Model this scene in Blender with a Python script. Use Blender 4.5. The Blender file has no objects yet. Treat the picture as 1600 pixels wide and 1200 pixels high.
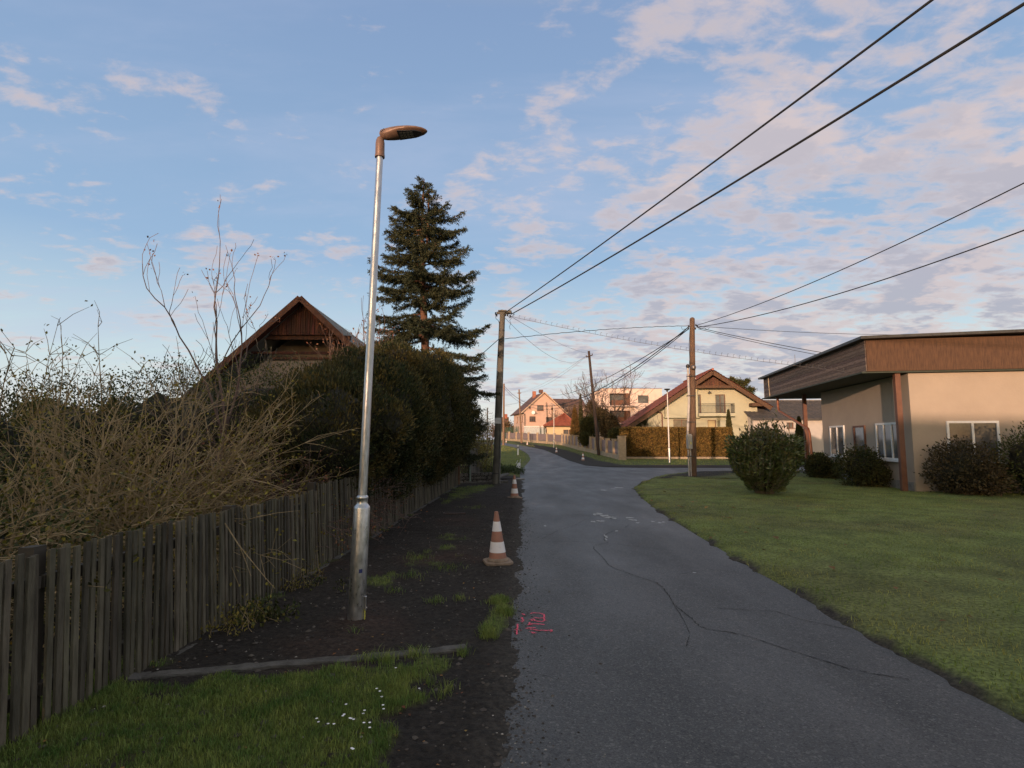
import bpy, bmesh, math, random
import numpy as np
from mathutils import Vector, Matrix, noise as mnoise
from mathutils.geometry import tessellate_polygon
random.seed(7); RNG = np.random.default_rng(7)
R = math.radians; PI = math.pi
scene = bpy.context.scene
C = scene.collection

# ------------------------------------------------------------ camera
CAM_H = 1.7; PITCH = R(5.74); F = 866.0
cam_d = bpy.data.cameras.new('camera'); cam = bpy.data.objects.new('camera', cam_d); C.objects.link(cam)
cam.location = (0, 0, CAM_H); cam.rotation_euler = (PI/2 + PITCH, 0, 0)
cam_d.sensor_fit = 'HORIZONTAL'; cam_d.sensor_width = 36; cam_d.lens = F/1600*36
cam_d.clip_start = 0.05; cam_d.clip_end = 6000
scene.camera = cam

# ------------------------------------------------------------ sun and sky
SUN_EL = R(5.0); SUN_AZ = R(22)      # light travels towards +Y and +X, from behind left
ld = Vector((math.sin(SUN_AZ)*math.cos(SUN_EL), math.cos(SUN_AZ)*math.cos(SUN_EL), -math.sin(SUN_EL)))
sun_d = bpy.data.lights.new('sun', 'SUN'); sun = bpy.data.objects.new('sun', sun_d); C.objects.link(sun)
sun_d.energy = 2.7; sun_d.angle = R(0.6); sun_d.color = (1.0, 0.64, 0.44)
sun.rotation_euler = ld.to_track_quat('-Z', 'Y').to_euler(); sun.location = (-40, -40, 30)

world = bpy.data.worlds.new('World'); scene.world = world; world.use_nodes = True
def build_world():
    nt = world.node_tree; N = nt.nodes; L = nt.links; N.clear()
    out = N.new('ShaderNodeOutputWorld'); bg = N.new('ShaderNodeBackground')
    L.new(bg.outputs[0], out.inputs[0])
    sky = N.new('ShaderNodeTexSky'); sky.sky_type = 'NISHITA'; sky.sun_disc = False
    sky.sun_elevation = SUN_EL
    back = -ld
    sky.sun_rotation = math.atan2(back.x, back.y)
    sky.altitude = 200; sky.air_density = 1.0; sky.dust_density = 1.2; sky.ozone_density = 1.2
    tc = N.new('ShaderNodeTexCoord'); sep = N.new('ShaderNodeSeparateXYZ'); L.new(tc.outputs['Generated'], sep.inputs[0])
    def math_(op, a, b=None, c=None, clamp=False):
        n = N.new('ShaderNodeMath'); n.operation = op; n.use_clamp = clamp
        for i, s in enumerate((a, b, c)):
            if s is None: continue
            if isinstance(s, (int, float)): n.inputs[i].default_value = s
            else: L.new(s, n.inputs[i])
        return n.outputs[0]
    def maprange(v, a, b, c, d):
        n = N.new('ShaderNodeMapRange'); n.interpolation_type = 'SMOOTHSTEP'
        L.new(v, n.inputs[0])
        for i, q in enumerate((a, b, c, d)): n.inputs[i+1].default_value = q
        return n.outputs[0]
    z = math_('MAXIMUM', sep.outputs[2], 0.0)
    zz = math_('ADD', z, 0.16)
    px = math_('DIVIDE', sep.outputs[0], zz); py = math_('DIVIDE', sep.outputs[1], zz)
    cmb = N.new('ShaderNodeCombineXYZ'); L.new(px, cmb.inputs[0]); L.new(py, cmb.inputs[1])
    def fbm(vec, scale, detail, rough, off=(0,0,0), sc=(1,1,1), dist=0.0):
        m = N.new('ShaderNodeMapping'); m.inputs['Location'].default_value = off; m.inputs['Scale'].default_value = sc
        L.new(vec, m.inputs[0])
        n = N.new('ShaderNodeTexNoise'); n.inputs['Scale'].default_value = scale; n.inputs['Detail'].default_value = detail
        n.inputs['Roughness'].default_value = rough; n.inputs['Distortion'].default_value = dist
        L.new(m.outputs[0], n.inputs['Vector']); return n.outputs['Fac']
    n1 = fbm(cmb.outputs[0], 3.1, 9, 0.58, (3.1, 1.7, 0), (1.0, 1.25, 1), 0.15)
    n2 = fbm(cmb.outputs[0], 0.55, 3, 0.5, (7.3, 2.2, 0))
    n3 = fbm(cmb.outputs[0], 3.1, 9, 0.58, (3.1-0.06, 1.7+0.10, 0), (1.0, 1.25, 1), 0.15)
    n4 = fbm(cmb.outputs[0], 1.1, 6, 0.62, (13.1, 5.7, 0), (0.45, 1.6, 1), 0.5)
    n5 = fbm(cmb.outputs[0], 10.5, 6, 0.6, (1.3, 8.2, 0), (1.0, 1.5, 1), 0.3)
    # more cloud towards the right-hand side, and in the band above the horizon
    side = maprange(sep.outputs[0], -0.35, 0.45, 0.0, 1.0)
    band = maprange(sep.outputs[2], 0.62, 0.22, 0.0, 1.0)
    cover = math_('ADD', math_('MULTIPLY', side, 0.105), math_('MULTIPLY', band, 0.06))
    dens = math_('ADD', math_('ADD', math_('ADD', math_('MULTIPLY', n1, 0.50), math_('MULTIPLY', n2, 0.18)), math_('MULTIPLY', n5, 0.32)), cover)
    mask = maprange(dens, 0.562, 0.700, 0.0, 1.0)
    thin = maprange(n4, 0.42, 0.74, 0.0, 0.38)
    low = maprange(sep.outputs[2], 0.0, 0.12, 0.35, 1.0)
    mask = math_('MULTIPLY', mask, low)
    mask = math_('MULTIPLY', mask, 0.86)
    # thicker middle = grey-violet underside, thin sunlit edge = peach
    litness = maprange(math_('SUBTRACT', n3, n1), -0.05, 0.045, 0.0, 1.0)
    thick = maprange(dens, 0.60, 0.71, 0.0, 1.0)
    hgh = maprange(sep.outputs[2], 0.12, 0.5, 0.0, 1.0)
    shade = math_('MULTIPLY', thick, math_('SUBTRACT', 1.0, math_('MULTIPLY', litness, 0.65)))
    shade = math_('MULTIPLY', shade, math_('SUBTRACT', 1.0, math_('MULTIPLY', hgh, 0.45)))
    def mix(f, a, b, typ='MIX'):
        n = N.new('ShaderNodeMix'); n.data_type = 'RGBA'; n.blend_type = typ
        if isinstance(f, (int, float)): n.inputs[0].default_value = f
        else: L.new(f, n.inputs[0])
        for i, s in ((6, a), (7, b)):
            if isinstance(s, tuple): n.inputs[i].default_value = (*s, 1)
            else: L.new(s, n.inputs[i])
        return n.outputs[2]
    k = SKY_CLOUD
    cl = mix(shade, tuple(c*k for c in (0.74, 0.60, 0.565)), tuple(c*k for c in (0.42, 0.42, 0.50)))
    lum = mix(1.0, sky.outputs[0], SKY_TINT, 'MULTIPLY')
    cr = N.new('ShaderNodeValToRGB'); L.new(sep.outputs[2], cr.inputs[0]); el = cr.color_ramp.elements
    stops = [(0.0,(0.66,0.66,0.72)),(0.035,(0.72,0.74,0.75)),(0.13,(0.56,0.70,0.77)),(0.30,(0.295,0.455,0.68)),(0.64,(0.225,0.34,0.565)),(0.80,(0.50,0.46,0.42)),(1.0,(0.52,0.47,0.42))]
    el[0].position, el[0].color = stops[0][0], (*stops[0][1],1); el[1].position, el[1].color = stops[-1][0], (*stops[-1][1],1)
    for p_, c_ in stops[1:-1]: e = el.new(p_); e.color = (*c_,1)
    sc_ = N.new('ShaderNodeVectorMath'); sc_.operation = 'SCALE'; sc_.inputs['Scale'].default_value = k; L.new(cr.outputs[0], sc_.inputs[0])
    fr = maprange(sep.outputs[1], -0.9, 0.1, 0.15, 0.92)
    lum = mix(fr, lum, sc_.outputs[0])
    base = mix(thin, lum, tuple(c*k for c in (0.50, 0.55, 0.72)))
    fin = mix(mask, base, cl)
    L.new(fin, bg.inputs[0]); bg.inputs[1].default_value = SKY_STR
SKY_STR = 0.12; SKY_CLOUD = 5.5; SKY_TINT = (2.3, 1.95, 1.55)
build_world()
scene.view_settings.view_transform = 'Standard'; scene.view_settings.look = 'None'
scene.view_settings.exposure = 0.66; scene.view_settings.gamma = 1
scene.render.engine = 'CYCLES'

# ------------------------------------------------------------ measuring helpers
cp, sp = math.cos(PITCH), math.sin(PITCH)
def ray(u, v):
    a = (u-800)/F; b = (600-v)/F
    return Vector((a, cp - b*sp, sp + b*cp))
def gz(y):
    return 0.0 if y < 45 else 0.0255*(min(y, 105)-45)
def G(u, v):
    d = ray(u, v); t = 0.5
    for _ in range(4000):
        p = d*t
        if CAM_H + p.z <= gz(p.y): break
        t *= 1.004
    lo, hi = t/1.004, t
    for _ in range(30):
        m = (lo+hi)/2
        if CAM_H + d.z*m <= gz(d.y*m): hi = m
        else: lo = m
    p = d*hi; return Vector((p.x, p.y, gz(p.y)))
def P(u, v, Y):
    d = ray(u, v); t = Y/d.y; return Vector((d.x*t, Y, CAM_H + d.z*t))
def lerp(a, b, t): return a + (b-a)*t

# ------------------------------------------------------------ materials
MATS = {}
def M(name, col, rough=0.8, col2=None, scale=6, detail=5, bump=0.0, bscale=40, metallic=0.0, island=0.0,
      spec=0.5, ramp=(0.35, 0.65), stretch=(1,1,1), vcol=False, trans=0.0, speck=None, coat=0.0, rough2=None):
    if name in MATS: return MATS[name]
    m = bpy.data.materials.new(name); m.use_nodes = True; nt = m.node_tree; N = nt.nodes; L = nt.links
    b = N['Principled BSDF']; b.inputs['Roughness'].default_value = rough; b.inputs['Metallic'].default_value = metallic
    b.inputs['Specular IOR Level'].default_value = spec
    tc = N.new('ShaderNodeTexCoord'); mp = N.new('ShaderNodeMapping'); mp.inputs['Scale'].default_value = stretch
    L.new(tc.outputs['Object'], mp.inputs[0])
    nz = N.new('ShaderNodeTexNoise'); nz.inputs['Scale'].default_value = scale; nz.inputs['Detail'].default_value = detail
    nz.inputs['Roughness'].default_value = 0.6
    L.new(mp.outputs[0], nz.inputs['Vector'])
    cr = N.new('ShaderNodeMapRange'); cr.inputs[1].default_value = ramp[0]; cr.inputs[2].default_value = ramp[1]
    L.new(nz.outputs['Fac'], cr.inputs[0])
    if col2 is None: col2 = tuple(min(1, c*1.35+0.004) for c in col)
    mx = N.new('ShaderNodeMix'); mx.data_type = 'RGBA'; mx.inputs[6].default_value = (*col, 1); mx.inputs[7].default_value = (*col2, 1)
    L.new(cr.outputs[0], mx.inputs[0]); cur = mx.outputs[2]
    if vcol:
        at = N.new('ShaderNodeAttribute'); at.attribute_name = 'Col'
        m2 = N.new('ShaderNodeMix'); m2.data_type = 'RGBA'; m2.blend_type = 'MULTIPLY'; m2.inputs[0].default_value = 1
        L.new(at.outputs['Color'], m2.inputs[6]); L.new(cur, m2.inputs[7]); cur = m2.outputs[2]
    if island:
        g = N.new('ShaderNodeNewGeometry'); hs = N.new('ShaderNodeHueSaturation')
        mr = N.new('ShaderNodeMapRange'); mr.inputs[3].default_value = 1-island; mr.inputs[4].default_value = 1+island
        L.new(g.outputs['Random Per Island'], mr.inputs[0]); L.new(mr.outputs[0], hs.inputs['Value'])
        mr2 = N.new('ShaderNodeMath'); mr2.operation = 'MULTIPLY_ADD'; mr2.inputs[1].default_value = 0.03; mr2.inputs[2].default_value = 0.485
        mr3 = N.new('ShaderNodeMath'); mr3.operation = 'FRACT'; mm = N.new('ShaderNodeMath'); mm.operation = 'MULTIPLY'; mm.inputs[1].default_value = 37.7
        L.new(g.outputs['Random Per Island'], mm.inputs[0]); L.new(mm.outputs[0], mr3.inputs[0]); L.new(mr3.outputs[0], mr2.inputs[0])
        L.new(mr2.outputs[0], hs.inputs['Hue'])
        L.new(cur, hs.inputs['Color']); cur = hs.outputs[0]
    if speck:
        sc, thr, scol = speck
        v = N.new('ShaderNodeTexVoronoi'); v.inputs['Scale'].default_value = sc; L.new(tc.outputs['Object'], v.inputs['Vector'])
        sb = N.new('ShaderNodeSeparateColor'); L.new(v.outputs['Color'], sb.inputs[0])
        gt = N.new('ShaderNodeMath'); gt.operation = 'GREATER_THAN'; gt.inputs[1].default_value = thr; L.new(sb.outputs[0], gt.inputs[0])
        m3 = N.new('ShaderNodeMix'); m3.data_type = 'RGBA'; m3.inputs[7].default_value = (*scol, 1)
        L.new(gt.outputs[0], m3.inputs[0]); L.new(cur, m3.inputs[6]); cur = m3.outputs[2]
    L.new(cur, b.inputs['Base Color'])
    if rough2 is not None:
        rr = N.new('ShaderNodeMapRange'); rr.inputs[3].default_value = rough; rr.inputs[4].default_value = rough2
        L.new(nz.outputs['Fac'], rr.inputs[0]); rr.inputs[1].default_value = ramp[0]; rr.inputs[2].default_value = ramp[1]
        L.new(rr.outputs[0], b.inputs['Roughness'])
    if bump:
        bn = N.new('ShaderNodeTexNoise'); bn.inputs['Scale'].default_value = bscale; bn.inputs['Detail'].default_value = 6
        L.new(mp.outputs[0], bn.inputs['Vector'])
        bp = N.new('ShaderNodeBump'); bp.inputs['Strength'].default_value = bump; bp.inputs['Distance'].default_value = 0.02
        L.new(bn.outputs['Fac'], bp.inputs['Height']); L.new(bp.outputs[0], b.inputs['Normal'])
    if trans:
        tr = N.new('ShaderNodeBsdfTranslucent'); ms = N.new('ShaderNodeMixShader'); ms.inputs[0].default_value = trans
        L.new(cur, tr.inputs[0]); L.new(b.outputs[0], ms.inputs[1]); L.new(tr.outputs[0], ms.inputs[2])
        L.new(ms.outputs[0], N['Material Output'].inputs[0])
    MATS[name] = m; return m

concrete = M('concrete', (0.17,0.165,0.15), 0.85, (0.28,0.27,0.25), 5, bump=0.4, bscale=60)
kerbm = M('kerb_concrete', (0.055,0.052,0.045), 0.9, (0.115,0.11,0.098), 9, bump=0.6, bscale=50)
woodpole = M('creosoted_wood', (0.075,0.045,0.028), 0.85, (0.16,0.10,0.065), 10, bump=0.5, bscale=30, stretch=(4,4,0.4))
darkwood = M('tarred_wood', (0.03,0.02,0.016), 0.85, (0.07,0.045,0.035), 8, bump=0.5, stretch=(4,4,0.4))
galv = M('galvanised_steel', (0.42,0.43,0.44), 0.30, (0.62,0.63,0.64), 14, metallic=0.92, bump=0.12, bscale=35, stretch=(3,3,0.7), rough2=0.46)
galvdull = M('galvanised_sleeve', (0.44,0.445,0.44), 0.26, (0.68,0.68,0.67), 11, metallic=0.93, bump=0.07, bscale=30, stretch=(2,2,0.9), rough2=0.42)
brownpaint = M('brown_powder_coat', (0.17,0.105,0.078), 0.45, scale=20, metallic=0.2)
blackplastic = M('black_plastic', (0.02,0.02,0.022), 0.5)
darkglass = M('dark_glass', (0.015,0.017,0.02), 0.08, spec=0.8)
glass = M('window_glass', (0.05,0.055,0.06), 0.06, (0.12,0.12,0.12), 2, spec=0.9)
cablem = M('cable_black', (0.015,0.015,0.016), 0.6)
wirem = M('wire_grey', (0.08,0.08,0.085), 0.5)
wire_light = M('thin_wire', (0.22,0.22,0.23), 0.5)
steel = M('dark_steel', (0.06,0.06,0.06), 0.5, metallic=0.6)
whitep = M('white_paint', (0.72,0.72,0.70), 0.6, (0.8,0.8,0.79), 8)

# ------------------------------------------------------------ mesh helpers
class MB:
    def __init__(s): s.v = []; s.f = []; s.m = []
    def add(s, vs, fs, mi=0):
        o = len(s.v); s.v += [tuple(q) for q in vs]
        for f in fs: s.f.append(tuple(o+i for i in f)); s.m.append(mi)
    def box(s, c, size, rz=0, mi=0, rot=None):
        x, y, z = (q/2 for q in size); c = Vector(c)
        vs = [Vector(p) for p in ((-x,-y,-z),(x,-y,-z),(x,y,-z),(-x,y,-z),(-x,-y,z),(x,-y,z),(x,y,z),(-x,y,z))]
        mt = rot if rot else Matrix.Rotation(rz, 3, 'Z')
        s.add([c + mt @ q for q in vs], [(0,3,2,1),(4,5,6,7),(0,1,5,4),(1,2,6,5),(2,3,7,6),(3,0,4,7)], mi); return s
    def bar(s, a, b, w, h, mi=0):           # box along a segment; h is measured upward
        a = Vector(a); b = Vector(b); d = b-a; L_ = d.length; d.normalize()
        up = Vector((0,0,1))
        if abs(d.z) > 0.95: up = Vector((0,1,0))
        r = d.cross(up).normalized(); u = r.cross(d)
        vs = []
        for p in (a, b):
            for i, j in ((-1,-1),(1,-1),(1,1),(-1,1)): vs.append(p + r*(i*w/2) + u*(j*h/2))
        s.add(vs, [(0,1,2,3),(7,6,5,4),(0,4,5,1),(1,5,6,2),(2,6,7,3),(3,7,4,0)], mi); return s
    def tube(s, pts, rad, n=8, mi=0, cap=True):
        pts = [Vector(p) for p in pts]; k = len(pts)
        if isinstance(rad, (int, float)): rad = [rad]*k
        prev = None; vs = []
        for i, p in enumerate(pts):
            d = (pts[min(i+1,k-1)] - pts[max(i-1,0)])
            if d.length < 1e-9: d = Vector((0,0,1))
            d.normalize()
            if prev is None:
                a = Vector((0,0,1)) if abs(d.z) < 0.9 else Vector((1,0,0))
                r = d.cross(a).normalized()
            else:
                r = prev - d*prev.dot(d)
                if r.length < 1e-6: r = d.cross(Vector((1,0,0)))
                r.normalize()
            prev = r; u = d.cross(r)
            for j in range(n):
                t = 2*PI*j/n; vs.append(p + (r*math.cos(t) + u*math.sin(t))*rad[i])
        fs = []
        for i in range(k-1):
            for j in range(n):
                a = i*n+j; b = i*n+(j+1)%n; fs.append((a, b, b+n, a+n))
        if cap: fs.append(tuple(range(n-1,-1,-1))); fs.append(tuple((k-1)*n+j for j in range(n)))
        s.add(vs, fs, mi); return s
    def lathe(s, prof, n=20, c=(0,0,0), mi=0, lean=(0,0)):     # prof = [(r,z)...]
        vs = []; fs = []
        for r, z in prof:
            for j in range(n):
                t = 2*PI*j/n; vs.append((c[0]+r*math.cos(t)+lean[0]*z, c[1]+r*math.sin(t)+lean[1]*z, c[2]+z))
        for i in range(len(prof)-1):
            for j in range(n):
                a = i*n+j; b = i*n+(j+1)%n; fs.append((a, b, b+n, a+n))
        fs.append(tuple(range(n-1,-1,-1))); fs.append(tuple((len(prof)-1)*n+j for j in range(n)))
        s.add(vs, fs, mi); return s
    def poly(s, pts, mi=0): s.add(pts, [tuple(range(len(pts)))], mi); return s
    def prism(s, pts, off, mi=0):            # extrude a planar polygon
        n = len(pts); off = Vector(off); a = [Vector(p) for p in pts]; b = [p+off for p in a]
        s.add(a+b, [tuple(range(n-1,-1,-1)), tuple(range(n,2*n))] + [(i,(i+1)%n,n+(i+1)%n,n+i) for i in range(n)], mi); return s
    def build(s, name, mat, parent=None, smooth=False, loc=None, bevel=0):
        me = bpy.data.meshes.new(name); me.from_pydata(s.v, [], s.f); 
        for q in (mat if isinstance(mat, (list, tuple)) else [mat]): me.materials.append(q)
        if isinstance(mat, (list, tuple)): me.polygons.foreach_set('material_index', s.m)
        bm = bmesh.new(); bm.from_mesh(me); bmesh.ops.recalc_face_normals(bm, faces=bm.faces)
        if bevel: bmesh.ops.bevel(bm, geom=list(bm.edges), offset=bevel, segments=1, affect='EDGES')
        bm.to_mesh(me); bm.free()
        if smooth: me.polygons.foreach_set('use_smooth', [True]*len(me.polygons))
        me.update()
        o = bpy.data.objects.new(name, me); C.objects.link(o)
        if parent: o.parent = parent
        if loc is not None: o.location = loc
        if smooth:
            try: me.set_sharp_from_angle(angle=R(40))
            except Exception: pass
        return o
def np_mesh(name, verts, quads, mat, parent=None, col=None, smooth=False):
    verts = np.asarray(verts, dtype=np.float32); quads = np.asarray(quads, dtype=np.int32)
    me = bpy.data.meshes.new(name); k = quads.shape[1]
    me.vertices.add(len(verts)); me.vertices.foreach_set('co', verts.ravel())
    me.loops.add(quads.size); me.loops.foreach_set('vertex_index', quads.ravel())
    me.polygons.add(len(quads)); me.polygons.foreach_set('loop_start', np.arange(0, quads.size, k, dtype=np.int32))
    if smooth: me.polygons.foreach_set('use_smooth', np.ones(len(quads), dtype=bool))
    me.update(calc_edges=True); me.validate()
    if col is not None:
        a = me.color_attributes.new('Col', 'FLOAT_COLOR', 'POINT')
        cc = np.ones((len(verts), 4), dtype=np.float32); cc[:, :3] = col; a.data.foreach_set('color', cc.ravel())
    me.materials.append(mat)
    o = bpy.data.objects.new(name, me); C.objects.link(o)
    if parent: o.parent = parent
    return o
def tag(o, label=None, cat=None, group=None, kind=None):
    if label: o['label'] = label
    if cat: o['category'] = cat
    if group: o['group'] = group
    if kind: o['kind'] = kind
    return o
def thing(name, label, cat, loc=(0,0,0), rz=0, group=None):
    o = bpy.data.objects.new(name, None); C.objects.link(o); o.location = loc; o.rotation_euler = (0,0,rz)
    o.empty_display_size = 0.2
    return tag(o, label, cat, group)
def copy_tree(o, parent=None):
    c = o.copy(); C.objects.link(c)
    if parent: c.parent = parent
    for ch in list(o.children): copy_tree(ch, c)
    return c

def leaves(pos, dirs, length, width, spread=0.3, curl=0.0):
    """diamond leaf faces: pos Nx3, dirs Nx3"""
    n = len(pos); d = dirs + RNG.normal(0, spread, (n,3)); d /= np.linalg.norm(d, axis=1)[:,None]+1e-9
    a = RNG.normal(0, 1, (n,3)); s = np.cross(d, a); s /= np.linalg.norm(s, axis=1)[:,None]+1e-9
    l = length*RNG.uniform(0.6, 1.25, n)[:,None]; w = width*RNG.uniform(0.7, 1.2, n)[:,None]
    nn = np.cross(s, d)
    v = np.empty((n,4,3)); v[:,0] = pos; v[:,1] = pos + d*l*0.5 + s*w*0.5 + nn*l*curl; v[:,2] = pos + d*l; v[:,3] = pos + d*l*0.5 - s*w*0.5 + nn*l*curl
    return v.reshape(-1,3), np.arange(n*4).reshape(-1,4)
def nrand(p, s=1.0):
    return mnoise.noise(Vector(p)*s)
def B(mb, name, mat, parent, **kw):
    """build a part given in world coordinates under an unrotated thing"""
    t = parent
    while t.parent: t = t.parent
    l = t.location; mb.v = [(a-l.x, b-l.y, c-l.z) for a, b, c in mb.v]
    return mb.build(name, mat, parent, **kw)

# ------------------------------------------------------------ ground, road, verges
def px(lst): return [tuple(G(u, v)[:2]) for u, v in lst]
road_px = [(735,1330),(775,1200),(790,1110),(797,1040),(801,960),(804,900),(809,830),(813,790),(815,765),(814,750),(812,742),(816,733),(824,724),(829,717),(826,711),(820,706),(806,699.5),(795,697),(770,695),(740,694),(740,690.6),(770,691),(788,692),(820,697),(850,703),(872,712),(893,721),(915,727.5),(945,730),(1000,731),(1143,731),(1300,730),(1900,727),
           (1900,738),(1500,737.5),(1250,736.5),(1143,736.5),(1080,738),(1035,743),(1003,753),(990,763),(1002,778),(1030,800),(1080,831),(1130,861),(1180,891),(1250,932),(1350,990),(1600,1130),(2000,1330)]
road_xy = px(road_px)
def poly_sd(P_, poly):
    """signed distance (inside positive) of Nx2 points to polygon"""
    poly = np.asarray(poly); P_ = np.asarray(P_); n = len(poly); d = np.full(len(P_), 1e9); ins = np.zeros(len(P_), bool)
    for i in range(n):
        a = poly[i]; b = poly[(i+1)%n]; ab = b-a; L2 = (ab**2).sum()+1e-12
        t = np.clip(((P_-a)@ab)/L2, 0, 1); q = a + t[:,None]*ab; d = np.minimum(d, np.hypot(*(P_-q).T))
        c = ((a[1] > P_[:,1]) != (b[1] > P_[:,1]))
        with np.errstate(divide='ignore', invalid='ignore'):
            xi = (b[0]-a[0])*(P_[:,1]-a[1])/(b[1]-a[1]+1e-15)+a[0]
        ins ^= c & (P_[:,0] < xi)
    return np.where(ins, d, -d)
gzv = lambda y: np.where(y < 45, 0.0, 0.0255*(np.minimum(y, 105)-45))
def vnoise(x, y, s, octs=3, seed=0):
    """vectorised value noise, about -1..1"""
    out = np.zeros_like(x); amp = 1; tot = 0
    rg = np.random.default_rng(seed+11); tab = rg.uniform(-1, 1, (256,256))
    for o in range(octs):
        X = x*s*2**o + 17.3*o + 500; Y = y*s*2**o + 9.1*o + 500
        xi = np.floor(X).astype(int); yi = np.floor(Y).astype(int); fx = X-xi; fy = Y-yi
        fx = fx*fx*(3-2*fx); fy = fy*fy*(3-2*fy)
        g = lambda a, b: tab[a & 255, b & 255]
        out += amp*((g(xi,yi)*(1-fx)+g(xi+1,yi)*fx)*(1-fy) + (g(xi,yi+1)*(1-fx)+g(xi+1,yi+1)*fx)*fy); tot += amp; amp *= 0.5
    return out/tot
def grid_mesh(name, xs, ys, zf, cf, mat):
    X, Y = np.meshgrid(xs, ys); x = X.ravel(); y = Y.ravel(); z = zf(x, y); c = cf(x, y)
    nx, ny = len(xs), len(ys); i = np.arange(ny-1)[:,None]*nx + np.arange(nx-1)[None,:]; i = i.ravel()
    q = np.stack([i, i+1, i+nx+1, i+nx], 1)
    return np_mesh(name, np.stack([x,y,z],1), q, mat, col=c, smooth=True)

groundm = M('field_ground', (0.85,0.85,0.85), 0.95, (1.25,1.25,1.2), 3.0, vcol=True, bump=0.5, bscale=12)
soilm = M('soil_and_turf', (0.55,0.55,0.55), 0.92, (1.6,1.57,1.52), 26, detail=8, vcol=True, bump=0.9, bscale=70, spec=0.25)
SOIL = np.array([0.026,0.0225,0.019]); GRASS = np.array([0.10,0.125,0.036]); REDSOIL = np.array([0.06,0.033,0.024]); DRY = np.array([0.11,0.095,0.045])
# far base ground
ys = np.concatenate([np.array([-400,-150,-60,-20,-5]), np.arange(0,140,2.5), np.array([150,200,300,500,900,1600,3000])])
xs = np.concatenate([-np.array([3000,1200,500,250,150,100]), np.arange(-80,81,2.5), np.array([100,150,250,500,1200,3000])])
g = grid_mesh('ground', xs, ys, lambda x, y: gzv(y)-0.09, lambda x, y: np.where((vnoise(x,y,0.15)>0.1)[:,None], GRASS, GRASS*0.8+DRY*0.15), groundm)
tag(g, kind='structure')

# road: a sheet cut along the slope's bends
def flat_sheet(name, xy, dz, mat, parent=None, zf=gz):
    bm = bmesh.new(); vs = [bm.verts.new((x, y, 0)) for x, y in xy]
    tris = tessellate_polygon([[Vector((x, y, 0)) for x, y in xy]])
    for t in tris:
        try: bm.faces.new([vs[i] for i in t])
        except ValueError: pass
    for yy in [45,105]+[2*k for k in range(1,12)]:
        bmesh.ops.bisect_plane(bm, geom=bm.verts[:]+bm.edges[:]+bm.faces[:], plane_co=(0,yy,0), plane_no=(0,1,0))
    for v in bm.verts: v.co.z = zf(v.co.y)+dz
    bmesh.ops.recalc_face_normals(bm, faces=bm.faces)
    for f in bm.faces:
        if f.normal.z < 0: f.normal_flip()
    me = bpy.data.meshes.new(name); bm.to_mesh(me); bm.free(); me.materials.append(mat)
    o = bpy.data.objects.new(name, me); C.objects.link(o); o.parent = parent
    return o
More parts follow.
